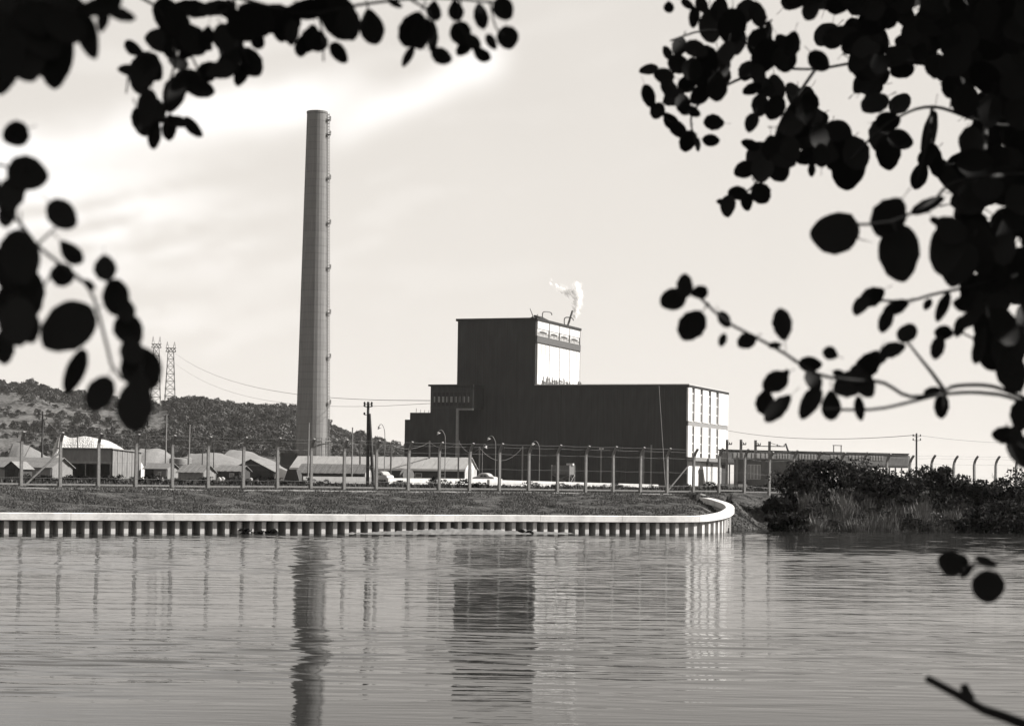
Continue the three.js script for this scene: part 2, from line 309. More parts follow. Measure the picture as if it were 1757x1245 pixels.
// ───────────── quay wall: sheet piles under a pale coping ─────────────
{
  const pts = [];
  for (const px of [-260, -130, 0, 150, 300, 450, 600, 750, 900, 1050, 1150]) { const Z = shoreQuay(kOf(px)), p = at(px, hor(px), Z); pts.push(V(p.x, 0.85, p.z)); }
  const S = px => shoreQuay(kOf(px));
  for (const [px, py, Z] of [[1205, 884, S(1205) + 0.4], [1238, 878.5, S(1238) + 2.2], [1252, 871, S(1250) + 5.5], [1246, 863.5, S(1250) + 10], [1226, 857, S(1250) + 15], [1199, 851.5, S(1250) + 20]]) { const p = at(px, py, Z); pts.push(V(p.x, p.y - 0.19, p.z)); }
  const curve = new THREE.CatmullRomCurve3(pts, false, 'catmullrom', 0.4); curve.arcLengthDivisions = 2000;
  const L = curve.getLength();
  const wall = thing('quay_wall', 'long pale concrete coping on a wall of steel sheet piles along the far shore', 'quay wall');
  const side = (p, t, off) => V(p.x - t.z * off, p.y, p.z + t.x * off);          // off > 0: towards the water
  const flat = u => { const t = curve.getTangentAt(clamp(u, 0, 1)); t.y = 0; return t.normalize(); };
  // coping in cast lengths
  const seg = 5.4, nseg = Math.round(L / seg);
  for (let i = 0; i < nseg; i++) {
    const u0 = i / nseg + 0.008 / L, u1 = (i + 1) / nseg - 0.008 / L, n = 10, pos = [], idx = [], dy = (R() - 0.5) * 0.014;
    const prof = [[0.28, -0.19], [0.30, -0.17], [0.30, 0.165], [0.275, 0.19], [-0.225, 0.19], [-0.25, 0.165], [-0.25, -0.19]];
    for (let j = 0; j <= n; j++) { const u = lerp(u0, u1, j / n), p = curve.getPointAt(u), t = flat(u); for (const [o, y] of prof) { const v = side(p, t, o); pos.push(v.x, v.y + y + dy, v.z); } }
    const m = prof.length; for (let j = 0; j < n; j++) for (let a = 0; a < m; a++) { const b = (a + 1) % m; idx.push(j * m + a, (j + 1) * m + a, j * m + b, (j + 1) * m + a, (j + 1) * m + b, j * m + b); }
    for (const [j, f] of [[0, 1], [n, -1]]) for (let a = 1; a < m - 1; a++) { const q = j * m; if (f > 0) idx.push(q, q + a, q + a + 1); else idx.push(q, q + a + 1, q + a); }
    let g = new THREE.BufferGeometry(); g.setAttribute('position', new THREE.Float32BufferAttribute(pos, 3)); g.setIndex(idx); g = g.toNonIndexed(); g.computeVertexNormals();
    new MB().add(g).build('coping_beam', M.coping, wall);
  }
  // piles: outer pan, slanting web, inner pan, web
  const step = 0.68, np = Math.floor(L / step), prof = [[0, 0.05], [0.23, 0.05], [0.25, -0.95], [0.66, -0.95], [0.68, 0.05]];
  for (let i = 0; i < np; i++) {
    const mb = new MB(), base = i * step, w = prof.map(([s, o0]) => { const o = o0 < 0 ? o0 * lerp(1, 0.2, sm(L - 26, L - 22, base)) : o0; const u = clamp((base + s) / L), p = curve.getPointAt(u), t = flat(u), v = side(p, t, o + 0.06); return [v, p.y - 0.19, u]; });
    const low = v => { const k = v.x / -v.z; return Math.min(-0.5, -0.5); };
    for (let j = 0; j < 4; j++) { const [a, ay] = w[j], [b, by] = w[j + 1]; mb.poly([V(a.x, -0.6, a.z), V(b.x, -0.6, b.z), V(b.x, by + 0.05, b.z), V(a.x, ay + 0.05, a.z)]); }
    const o = mb.build('sheet_pile', M.pile, wall);
  }
  M.pile.side = THREE.DoubleSide;
  // silt and rubble washed up at the foot of the wall
  const ribbon = (px0, px1, h, name, label, m) => {
    const pos = [], idx = [], n = 160, w = 6;
    for (let i = 0; i <= n; i++) { const px = lerp(px0, px1, i / n), Z = shoreQuay(kOf(px)), e = Math.sin(i / n * Math.PI); for (let j = 0; j <= w; j++) { const z = Z - 0.15 - j * 0.34, p = at(px, hor(px), z); pos.push(p.x, lerp(h * (0.6 + 0.8 * e) , -0.12, j / w) * (0.5 + 0.5 * e) + 0.10 * fbm(p.x * 1.7, p.z * 1.7, 3, 3) - 0.03, p.z); } }
    for (let i = 0; i < n; i++) for (let j = 0; j < w; j++) { const a = i * (w + 1) + j, b = a + w + 1; idx.push(a, a + 1, b, b, a + 1, b + 1); }
    const g = new THREE.BufferGeometry(); g.setAttribute('position', new THREE.Float32BufferAttribute(pos, 3)); g.setIndex(idx); g.computeVertexNormals(); boxUV(g);
    const o = shade(new THREE.Mesh(g, m)); o.name = name; scene.add(o); return tag(o, label, 'silt', null, 'structure');
  };
  ribbon(600, 985, 0.2, 'silt_bar', 'strip of pale silt at the foot of the quay', mat(0.13, { map: 'grain', size: 1.2, side: THREE.DoubleSide }));
  for (const [px, s, lab] of [[432, 0.9, 'dark clump of weed caught against the piles'], [470, 0.45, 'small tuft of drift weed beside the larger clump'], [905, 0.5, 'low drift of weed at the right end of the silt']]) {
    const p = at(px, hor(px), shoreQuay(kOf(px)) - 0.5), o = shade(new THREE.Mesh(leafCloud(70 + px, 260, s * 0.9, 0.16, 0.4, 0.13, 9), M.foliageDark)); o.name = numbered('drift_weed'); o.position.set(p.x, -0.04, p.z); scene.add(o); tag(o, lab, 'weed');
  }
}
// grass on the bank and weeds in the yard
{
  const g1 = bladeTuft(5, 9, 0.16, 0.16, 0.012), list = [];
  for (let i = 0; i < 40000; i++) { const k = lerp(-0.29, kOf(1262), R()), S = shore(k), E = fenceZ(k) + 1.5, t = R(), Z = lerp(S + 0.5, E, t); if (fbm(k * Z * 0.35, Z * 0.35, 8, 3) < -0.12) continue; if (Math.abs(Z - fenceZ(k) + 4.2) < 0.7) continue; list.push({ p: V(k * Z, landY(k, Z) - 0.02, -Z), s: 0.35 + 0.6 * R(), turn: R() * 6.28, tone: 0.6 + 0.8 * R() }); }
  scatter('bank_grass', g1, M.grass, list, 'short tufty grass on the bank above the quay', 'grass');
  const l2 = []; for (let i = 0; i < 9000; i++) { const k = lerp(-0.29, kOf(1360), R()), Z = fenceZ(k) + 0.6 + 55 * R() * R(); if (fbm(k * Z * 0.16, Z * 0.16, 5, 3) < -0.1) continue; l2.push({ p: V(k * Z, landY(k, Z) - 0.02, -Z), s: 0.7 + 1.3 * R() * R(), turn: R() * 6.28, tone: 0.3 + 0.6 * R() }); }
  const l3 = []; for (let i = 0; i < 420; i++) { const px = R() < 0.6 ? lerp(-20, 480, R()) : lerp(480, 1360, R()), k = kOf(px), Z = fenceZ(k) + 3 + 90 * R(); if (fbm(k * Z * 0.09, Z * 0.05, 15, 2) < 0) continue; const q = 0.25 + 0.55 * R() * R(); l3.push({ p: V(k * Z, landY(k, Z) - 0.05, -Z), s: V(q * (1 + R()), q, q), turn: R() * 6.28, tone: 0.4 + 0.9 * R() }); }
  scatter('yard_scrub', leafCloud(91, 260, 1.1, 0.6, 1.1, 0.2, 14), M.foliage, l3, 'low dark scrub scattered over the yard behind the fence', 'scrub');
  scatter('yard_weeds', bladeTuft(6, 10, 0.24, 0.2, 0.02), M.grass, l2, 'rank weeds behind the fence', 'weeds');
}

// trodden path along the crest of the bank
{
  const pos = [], idx = []; let n = 0;
  for (let k = -0.30; k < kOf(1215); k += 0.0012, n++) { const c = fenceZ(k) - 4.2 + 0.5 * ns(k * 25, 1), w = 0.55 + 0.35 * ns(k * 60, 4) + 0.2 * ns(k * 240, 7); for (const j of [-1, -0.33, 0.33, 1]) { const Z = c + j * w; pos.push(k * Z, landY(k, Z) + 0.045 - (Math.abs(j) === 1 ? 0.05 : 0), -Z); } }
  for (let i = 0; i < n - 1; i++) for (let j = 0; j < 3; j++) { const a = i * 4 + j, b = a + 4; idx.push(a, b, a + 1, b, b + 1, a + 1); }
  const g = new THREE.BufferGeometry(); g.setAttribute('position', new THREE.Float32BufferAttribute(pos, 3)); g.setIndex(idx); g.computeVertexNormals(); boxUV(g);
  const o = shade(new THREE.Mesh(g, mat(0.24, { map: 'earth', size: 6 }))); o.name = 'path'; scene.add(o); tag(o, 'pale trodden path along the crest of the bank', 'path', null, 'structure');
}

// ───────────── perimeter fence ─────────────
{
  const fence = thing('perimeter_fence', 'security fence of pale concrete posts with cranked tops', 'fence');
  const out = V(fenceDir.z, 0, -fenceDir.x); if (out.z < 0) out.negate();       // towards the river
  const H = 3.2;
  const post = (b, lean) => {
    const path = [[0, -0.3], [0, 1.3], [0, 2.45], [0.06, 2.7], [0.19, 2.93], [0.44, 3.2]], pos = [], idx = [];
    path.forEach(([o, y], i) => { const w = lerp(0.085, 0.065, i / 5), up = i < 3 ? V(0, 1, 0) : V(out.x * 0.62, 0.78, out.z * 0.62), d = V(0, 0, 0).addScaledVector(out, up.y).add(V(0, -Math.hypot(up.x, up.z), 0)); if (i < 3) d.copy(out); const c = b.clone().addScaledVector(out, o).add(V(0, y, 0)).add(V(lean.x * y, 0, lean.y * y)); for (const [a, e] of [[-1, -1], [1, -1], [1, 1], [-1, 1]]) { const v = c.clone().addScaledVector(fenceDir, a * w).addScaledVector(d, e * w); pos.push(v.x, v.y, v.z); } });
    for (let i = 0; i < path.length - 1; i++) for (let a = 0; a < 4; a++) { const q = i * 4, c = (a + 1) % 4; idx.push(q + a, q + c, q + 4 + a, q + c, q + 4 + c, q + 4 + a); }
    const e = (path.length - 1) * 4; idx.push(e, e + 1, e + 2, e, e + 2, e + 3);
    let g = new THREE.BufferGeometry(); g.setAttribute('position', new THREE.Float32BufferAttribute(pos, 3)); g.setIndex(idx); g = g.toNonIndexed(); g.computeVertexNormals(); return g;
  };
  M.post.side = THREE.DoubleSide;
  const tips = [];
  for (let i = -2; i <= 39; i++) {
    const b = fenceI(i), k = b.x / -b.z; b.y = landY(k, -b.z);
    const lean = new THREE.Vector2((R() - 0.5) * 0.03, (R() - 0.5) * 0.03);
    new MB().add(post(b, lean)).build('post', M.post, fence); tips.push([b, lean]);
  }
  for (let i = 0; i < tips.length - 1; i++) {                                       // gravel boards and their pale top edge
    const a = tips[i][0], b = tips[i + 1][0], d = b.clone().sub(a), mid = a.clone().lerp(b, 0.5), L = d.length() - 0.2;
    const g = new THREE.BoxGeometry(L, 0.11, 0.05); g.rotateY(-Math.atan2(d.z, d.x)); g.rotateZ(0); g.translate(mid.x, mid.y + 0.16 + (R() - 0.5) * 0.03, mid.z); new MB().add(g).build('gravel_board', M.post, fence);
  }
  for (const [o, y, r] of [[0, 0.55, 0.012], [0, 1.5, 0.006], [0, 2.5, 0.008], [0.14, 2.95, 0.008], [0.3, 3.15, 0.008]]) {
    const mb = new MB(); for (let i = 0; i < tips.length - 1; i++) { const f = j => { const [b, l] = tips[j]; return b.clone().addScaledVector(out, o + 0.08).add(V(l.x * y, y, l.y * y)); }; const a = f(i), b = f(i + 1), c = a.clone().lerp(b, 0.5); c.y -= 0.03; mb.bar(a, c, r, r, 4).bar(c, b, r, r, 4); } mb.build('wire', M.steel, fence);
  }
  for (const [i, dir] of [[1, -0.92], [20, 0.80]]) { const b = tips[i + 2][0], e = fenceI(i + dir); e.y = b.y + 0.05; const top = b.clone().add(V(0, dir < 0 ? 2.1 : 0.15, 0)); if (dir > 0) { e.y = b.y + 2.0; } new MB().bar(e, top, 0.06, 0.06, 6).build('brace', M.post, fence); }
}

// ───────────── power station ─────────────
const TH = -20 * Math.PI / 180, cT = Math.cos(TH), sT = Math.sin(TH);
const stationC = at(1178, hor(1178), 460);
const lx = (px, z = 0) => { const k = kOf(px) + (hor(px) - 700) * 0; return (k * (460 - cT * z) - stationC.x - sT * z) / (cT - k * sT); };      // local x on the plane z for a bearing
const ls = (px, x) => { const k = kOf(px); return (k * (460 + sT * x) - stationC.x - cT * x) / (sT + k * cT); };                                   // local z on the plane x
const hy = (py, px, x, z = 0) => (hor(px) - py) * (460 + sT * x - cT * z) / F + EYE - GY;                                                        // height above the yard
{
  const o = thing('power_station', 'dark brick power station with tall boiler house and lower turbine hall beside the chimney', 'building', V(stationC.x, GY, stationC.z), TH);
  const xT = lx(917), xTl = lx(783), hT = hy(545, 917, xT), hH = hy(660, 1178, 0), zH = ls(1247, 0), zT = ls(992, xT);
  // turbine hall
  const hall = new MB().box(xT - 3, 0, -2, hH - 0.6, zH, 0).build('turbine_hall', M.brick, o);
  new MB().box(xT + 0.02, 0.45, hH - 0.58, hH, zH - 0.5, 0.3).build('roof_slab', M.darkRoof, hall);
  new MB().box(xT + 0.02, 0.50, hH + 0.01, hH + 0.22, zH - 0.55, 0.36).build('roof_edge', M.offwhite, hall);
  // sunlit end of the hall: pale panels between window strips
  const s = px => ls(px, 0);
  const strips = [[1184.6, 1189], [1198.8, 1203], [1213, 1217.3], [1226, 1230.5]], yS = hy(786.6, 1178, 0), yB0 = hy(730, 1178, 0), yB1 = hy(722, 1178, 0), yTop = hH - 0.62;
  let prev = s(1178) - 0.05; const edges = []; for (const [a, b] of strips) { edges.push([prev, s(a)]); prev = s(b); } edges.push([prev, zH + 0.05]);
  for (const [z0, z1] of edges) for (const [y0, y1] of [[yS + 0.4, yB0], [yB1, yTop]]) new MB().box(0.03, 0.42, y0, y1, z1, z0).build('panel', M.white, o);
  for (const [a, b] of strips) for (const [y0, y1, up] of [[yS + 0.4, yB0, 0], [yB1, yTop, 1]]) {
    const z0 = s(a), z1 = s(b), h = y1 - y0, v0 = up ? y1 - h * 0.16 : y0, v1 = up ? y1 : y0 + h * 0.16, w0 = up ? y0 : v1, w1 = up ? v0 : y1;
    const win = new MB().box(0.03, 0.10, y0, y1, z1, z0).build('window_strip', M.grey, o);
    new MB().box(0.11, 0.16, v0 + 0.15, v1 - 0.1, z1 + 0.2, z0 - 0.2).build('vent', M.dark, win);
    for (let j = 0; j < 3; j++) new MB().box(0.11, 0.15, lerp(w0, w1, j / 3) + 0.2, lerp(w0, w1, (j + 1) / 3) - 0.2, z1 + 0.15, z0 - 0.15).build('pane', M.windowPale, win);
    for (let j = 0; j <= 3; j++) { const y = lerp(w0, w1, j / 3); new MB().box(0.12, 0.22, y - 0.13, y + 0.13, z1, z0).build('transom', M.white, win); }
  }
  new MB().box(0.03, 0.30, yB0 + 0.02, yB1 - 0.02, zH + 0.05, -0.05).build('spandrel_band', M.grey, o);
  new MB().box(0.02, 1.6, yS - 0.5, yS + 0.35, zH - 0.4, 0).build('canopy', M.midgrey, o);
  new MB().box(0.03, 0.25, -1.5, yS - 0.52, zH + 6, -0.4).build('ground_floor_wall', M.white, o);
  for (const [a, b, h] of [[1199, 1206, 0.62], [1211, 1214, 0.9], [1219, 1222, 0.85]]) new MB().box(0.26, 0.34, -1, yS * h, s(b), s(a)).build('door', M.midgrey, o);
  // boiler house
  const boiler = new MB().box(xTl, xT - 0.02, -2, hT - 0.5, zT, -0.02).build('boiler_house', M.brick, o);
  new MB().box(xTl - 0.4, xT + 0.5, hT - 0.48, hT + 0.1, zT - 0.4, 0.35).build('roof_slab', M.darkRoof, boiler);
  const yy = py => hy(py, 921, xT), b0 = ls(918.5, xT), zz = px => ls(px, xT), bays = [b0, zz(939), zz(956.6), zz(974), zT + 0.15];
  for (let i = 0; i < 4; i++) {
    const z0 = bays[i] - 0.21, z1 = bays[i + 1] + 0.21;
    new MB().box(xT, xT + 0.25, yy(562), hT - 0.5, z1, z0).build('upper_panel', M.white, o);
    const w = new MB().box(xT, xT + 0.12, yy(574.5), yy(562.4), z1, z0).build('clerestory_window', M.offwhite, o);
    for (let j = 0; j < 3; j++) { const a = lerp(z0, z1, j / 3) - 0.25, b = lerp(z0, z1, (j + 1) / 3) + 0.25; new MB().box(xT + 0.13, xT + 0.17, yy(573.5) + 0.1, yy(563.4) - (j == 1 ? 0.2 : 0.7), b, a).build('pane', j == 1 ? M.glassGrey : M.windowPale, w); }
    new MB().box(xT + 0.18, xT + 0.28, yy(568.6), yy(566.8), lerp(z0, z1, 0.8), lerp(z0, z1, 0.2)).build('opening_light', M.dark, w);
    new MB().box(xT, xT + 0.3, yy(654) - 0.6, yy(589), z1, z0).build('lower_panel', M.white, o);
    for (const f of [0.33, 0.67]) { const z = lerp(z0, z1, f); new MB().box(xT + 0.31, xT + 0.36, lerp(yy(589), yy(654), 0.27), yy(589), z - 0.1, z + 0.1).build('glazing_bar', M.grey, o); }
    const hd = new MB().box(xT + 0.01, xT + 0.2, yy(588.8), yy(586.6), z1, z0).build('panel_head', M.grey, o);
    new MB().box(xT - 0.01, xT + 0.36, yy(654) - 0.6, hT - 0.5, bays[i + 1] - 0.2, bays[i + 1] + 0.2).build('mullion', M.midgrey, o);
  }
  new MB().box(xT, xT + 0.45, yy(586.4), yy(574.9), zT + 0.02, -0.03).build('dark_band', M.darkPanel, o);
  // things on the roofs
  const rz = zT * 0.5, rx0 = lx(862), rx1 = lx(906), rp = lx(882);
  new MB().prism([[rx0, hT + 0.1], [rx1, hT + 0.1], [rp, hT + 2.0]], rz - 3, rz + 3).build('roof_lantern', M.darkRoof, o);
  for (const [px, py, q] of [[936, 543.5, 0.25], [971, 553, 0.75]]) { const z = zT * q, h = hT; const x = xT - 1.2; new MB().tube([V(x, h, z), V(x, h + 1.9, z), V(x + 0.5, h + 2.3, z - 0.6), V(x + 1.2, h + 2.25, z - 2.6), V(x + 1.3, h + 1.7, z - 3.2)], 0.14, 0.13, 6, 16).build('vent_pipe', M.steel, o); }
  new MB().bar(V(xT - 0.8, hT, -1), V(xT - 1.9, hT + 2.4, -1.2), 0.16, 0.1).bar(V(xT - 0.8, hT, -1), V(xT + 0.2, hT + 1.0, -1), 0.1, 0.08).build('roof_davit', M.steel, o);
  new MB().bar(V(xT - 1.2, hT, zT * 0.82), V(xT - 0.2, hT + 4.2, zT * 0.85), 0.28, 0.28, 8).build('steam_vent', M.steel, o);
  { // pipework and railings where the hall roof meets the boiler house
    const rr = rng(9), mb = new MB();
    for (let i = 0; i < 34; i++) { const z = -1.5 + (zT + 3) * i / 33, h = 0.8 + 1.7 * rr(); mb.bar(V(xT + 1.2, hH + 0.2, z), V(xT + 1.2 + (rr() - 0.5) * 0.3, hH + 0.2 + h, z + (rr() - 0.5) * 0.8), 0.13, 0.13, 5); if (rr() < 0.6) mb.bar(V(xT + 1.2, hH + 0.2 + h * 0.7, z), V(xT + 1.2, hH + 0.3 + h * 0.6, z - 1.4), 0.12, 0.12, 5); }
    mb.build('roof_pipework', M.steel, o);
  }
  // bunker annexe in front of the boiler house
  const za = 7, ax0 = lx(738, za), ax1 = lx(811, za), ah = hy(660, 775, (ax0 + ax1) / 2, za), ay = py => hy(py, 775, (ax0 + ax1) / 2, za), xc = lx(784, za);
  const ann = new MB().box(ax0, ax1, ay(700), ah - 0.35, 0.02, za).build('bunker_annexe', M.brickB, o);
  new MB().box(ax0 - 0.5, ax1 + 0.2, ah - 0.33, ah + 0.1, 0.02, za + 0.4).build('roof_slab', M.darkRoof, ann);
  for (let i = 0; i < 9; i++) { const a = lerp(ax0 + 0.8, ax1 - 0.5, i / 9), b = lerp(ax0 + 0.8, ax1 - 0.5, (i + 1) / 9) - 0.35; const w = new MB().box(a, b, ay(696), ay(673), za + 0.01, za + 0.06).build('window', M.darkGlass, o); new MB().box(a + 0.1, (a + b) / 2 - 0.04, ay(690), ay(680), za + 0.07, za + 0.1).build('pane', i < 5 ? M.glassGrey : M.glass, w); new MB().box((a + b) / 2 + 0.04, b - 0.1, ay(690), ay(680), za + 0.07, za + 0.1).build('pane', i % 3 ? M.glassGrey : M.glass, w); }
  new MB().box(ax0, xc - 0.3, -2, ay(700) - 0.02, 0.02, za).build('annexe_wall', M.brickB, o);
  new MB().box(xc - 0.28, xc + 0.28, -2, ay(700) - 0.02, za - 0.6, za - 0.02).build('column', M.grey, o);
  new MB().box(xc + 0.3, ax1, ay(703.5), ay(700) - 0.02, za - 0.5, za - 0.02).build('lintel', M.midgrey, o);
  const bx0 = lx(695), bx1 = lx(742), bh = hy(708, 715, bx0);
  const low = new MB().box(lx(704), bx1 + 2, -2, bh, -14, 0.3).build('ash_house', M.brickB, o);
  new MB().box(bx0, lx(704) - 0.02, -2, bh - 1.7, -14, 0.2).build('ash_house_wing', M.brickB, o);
  const rr = rng(4); for (let i = 0; i < 5; i++) new MB().bar(V(lx(708) + i * 1.1, bh, -2), V(lx(708) + i * 1.1 + 0.1, bh + 0.6 + rr() * 0.6, -2), 0.06, 0.05).build('roof_stub', M.steel, low);
  // ground-floor openings and seams on the shaded front
  for (const [a, b, y] of [[866, 880, 775], [890, 905, 770], [1037, 1060, 768], [1066, 1075, 772]]) { const d = new MB().box(lx(a), lx(b), -1.5, hy(y, a, lx(a)), 0.02, 0.08).build('loading_door', M.black, o); }
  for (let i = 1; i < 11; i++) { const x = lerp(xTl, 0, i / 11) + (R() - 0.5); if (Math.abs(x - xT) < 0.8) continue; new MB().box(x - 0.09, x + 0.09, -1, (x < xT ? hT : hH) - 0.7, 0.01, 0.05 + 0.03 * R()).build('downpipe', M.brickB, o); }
  new MB().box(lx(1030), lx(1037), hy(771, 1033, lx(1033)), hy(768.5, 1033, lx(1033)), 0.1, 0.5).build('wall_lamp', M.white, o);
  const g = at(1131, 661, 459.5), h = at(1142, 842, 300); tag(new MB().bar(g, V(h.x, GY, h.z), 0.03, 0.03, 5).build('guy_cable', M.midgrey, scene), 'thin pale cable slanting down across the dark front of the turbine hall', 'cable');
}
// steam beyond the boiler house roof
{
  const r = rng(31), p0 = at(985, 545, 498), o = thing('steam_plume', 'small white puff of steam above the boiler house roof', 'steam', p0);
  const m = new THREE.MeshPhysicalMaterial({ roughness: 1, specularIntensity: 0, side: THREE.DoubleSide }); m.color.setRGB(0.95, 0.945, 0.935); m.transparent = true; m.opacity = 0.2; m.transmission = 0.6; m.thickness = 0;
  // wisps: many small thin flakes of vapour, thick in the rising column and thinning where it drifts left
  const path = [[0.2, 0.4, 0.35, 26], [0.4, 1.8, 0.7, 40], [0.7, 3.4, 0.95, 52], [0.9, 5.0, 1.1, 60], [0.6, 6.6, 1.2, 54], [0.7, 8.2, 0.8, 30], [-0.6, 6.0, 1.0, 34], [-1.9, 6.6, 0.9, 24], [-3.2, 7.2, 0.8, 14], [-4.6, 7.8, 0.7, 8], [-6.0, 8.6, 0.6, 5]];
  const mb = new MB(), gs = () => (r() + r() + r() + r() - 2) * 0.9;
  for (const [x, y, s, n] of path) for (let i = 0; i < n * 1.5; i++) { const g = new THREE.CircleGeometry(0.34 + 0.5 * r() * s, 9), nn = sunDir.clone().multiplyScalar(1.1).add(V((r() - 0.5), (r() - 0.5), 0.45 + (r() - 0.5))).normalize(); g.applyQuaternion(new THREE.Quaternion().setFromUnitVectors(V(0, 0, 1), nn)); g.translate(x + gs() * s, y + gs() * s * 1.1, gs() * s); mb.add(g); }
  const puff = mb.build('vapour', m, o); puff.userData.kind = 'stuff';
}

// ───────────── chimney ─────────────
{
  const Z = 600, b = ground(533.5, Z), o = thing('chimney', 'tall tapering concrete chimney with a ladder and landings up its sunlit side', 'chimney', b);
  const topY = at(543.5, 195, Z).y - GY, N = 24, r0 = 28.6 * Z / F, r1 = 17.6 * Z / F, y0 = 0;
  const rad = y => lerp(r0, r1, y / topY), rot = (13 - 5.7) * Math.PI / 180;        // facets: one edge a little right of the middle
  const corner = (j, y, e = 0) => { const a = rot + j / N * 2 * Math.PI; return V(Math.sin(a) * (rad(y) + e), y, Math.cos(a) * (rad(y) + e)); };
  const mb = new MB(), rows = 44;
  for (let j = 0; j < N; j++) for (let i = 0; i < rows; i++) { const a = lerp(y0, topY, i / rows), c = lerp(y0, topY, (i + 1) / rows) - 0.05; mb.poly([corner(j, a), corner(j + 1, a), corner(j + 1, c), corner(j, c)]); const d = c + 0.05; if (i < rows - 1) mb.poly([corner(j, c, -0.02), corner(j + 1, c, -0.02), corner(j + 1, d, -0.02), corner(j, d, -0.02)]); }
  const shaft = mb.build('shaft', M.chimney, o);
  { // uv round the shaft in metres
    const p = shaft.geometry.attributes.position, uv = shaft.geometry.attributes.uv; for (let i = 0; i < p.count; i++) { let a = Math.atan2(p.getX(i), p.getZ(i)); uv.setXY(i, a * 5, p.getY(i)); }
  }
  const rim = new MB(); for (let j = 0; j < N; j++) { rim.poly([corner(j, topY, 0.12), corner(j + 1, topY, 0.12), corner(j + 1, topY + 0.6, 0.12), corner(j, topY + 0.6, 0.12)]); rim.poly([corner(j, topY + 0.6, 0.12), corner(j + 1, topY + 0.6, 0.12), corner(j + 1, topY + 0.6, -0.5), corner(j, topY + 0.6, -0.5)]); rim.poly([corner(j + 1, topY - 4, -0.5), corner(j, topY - 4, -0.5), corner(j, topY + 0.6, -0.5), corner(j + 1, topY + 0.6, -0.5)]); rim.poly([corner(j, topY, 0.12), corner(j + 1, topY, 0.12), corner(j + 1, topY, 0), corner(j, topY, 0)].reverse()); }
  rim.build('rim', M.chimney, o);
  // ladder with hoops, and landings every 13.6 m
  const la = 80 * Math.PI / 180, lp = (y, e, s = 0) => V(Math.sin(la) * (rad(y) + e) + Math.cos(la) * s, y, Math.cos(la) * (rad(y) + e) - Math.sin(la) * s);
  const lad = new MB(); for (const s of [-0.3, 0.3]) for (let i = 0; i < 10; i++) { const a = lerp(2, topY, i / 10), c = lerp(2, topY, (i + 1) / 10); lad.bar(lp(a, 0.25, s), lp(c, 0.25, s), 0.06, 0.06, 4); lad.bar(lp(a, 0.75, s), lp(c, 0.75, s), 0.04, 0.04, 4); }
  for (let y = 3; y < topY; y += 0.9) { lad.bar(lp(y, 0.25, -0.3), lp(y, 0.25, 0.3), 0.035, 0.035, 4); lad.bar(lp(y, 0.25, 0.35), lp(y, 0.75, 0.2), 0.05, 0.05, 4); lad.bar(lp(y, 0.75, 0.2), lp(y, 0.75, -0.2), 0.05, 0.05, 4); lad.bar(lp(y, 0.75, -0.2), lp(y, 0.25, -0.35), 0.05, 0.05, 4); }
  lad.build('ladder', M.lattice, o);
  for (const py of [206, 231, 306, 383, 460, 537, 613, 692]) {
    const y = at(555, py, Z).y - GY, L = new MB(), c = lp(y, 0.5), g = new THREE.BoxGeometry(1.1, 0.14, 1.4); g.rotateY(la - Math.PI / 2); g.translate(c.x, y, c.z); L.add(g);
    for (const s of [-0.9, -0.3, 0.3, 0.9]) L.bar(lp(y, 1.0, s * 0.8), lp(y, 1.0, s * 0.8).add(V(0, 1.1, 0)), 0.06, 0.06, 4);
    L.bar(lp(y, 1.0, -0.75).add(V(0, 1.1, 0)), lp(y, 1.0, 0.75).add(V(0, 1.1, 0)), 0.07, 0.07, 4).bar(lp(y, 0.1, -0.7).add(V(0, -1.3, 0)), lp(y, 0.95, -0.7), 0.07, 0.07, 4).bar(lp(y, 0.1, 0.7).add(V(0, -1.3, 0)), lp(y, 0.95, 0.7), 0.07, 0.07, 4);
    L.build('landing', M.lattice, o);
  }
  { const y = at(560, 757, Z).y - GY; const L = new MB(); for (let i = 0; i < 9; i++) { const a = (20 + i * 17) * Math.PI / 180, e = rad(y) + 0.9; L.bar(V(Math.sin(a) * e, 0, Math.cos(a) * e), V(Math.sin(a) * e, y + 1, Math.cos(a) * e), 0.09, 0.09, 4); const a2 = (20 + (i + 1) * 17) * Math.PI / 180; if (i < 8) { L.bar(V(Math.sin(a) * e, y, Math.cos(a) * e), V(Math.sin(a2) * e, y, Math.cos(a2) * e), 0.16, 0.16, 4); L.bar(V(Math.sin(a) * e, y + 1, Math.cos(a) * e), V(Math.sin(a2) * e, y + 1, Math.cos(a2) * e), 0.07, 0.07, 4); } } L.build('base_gallery', M.steel, o); }
  new MB().box(-9, -4.2, 0, 8, -2, 4).box(-4.4, 5, 0, 6.5, 4.6, 9).build('flue_duct', M.black, o);
}

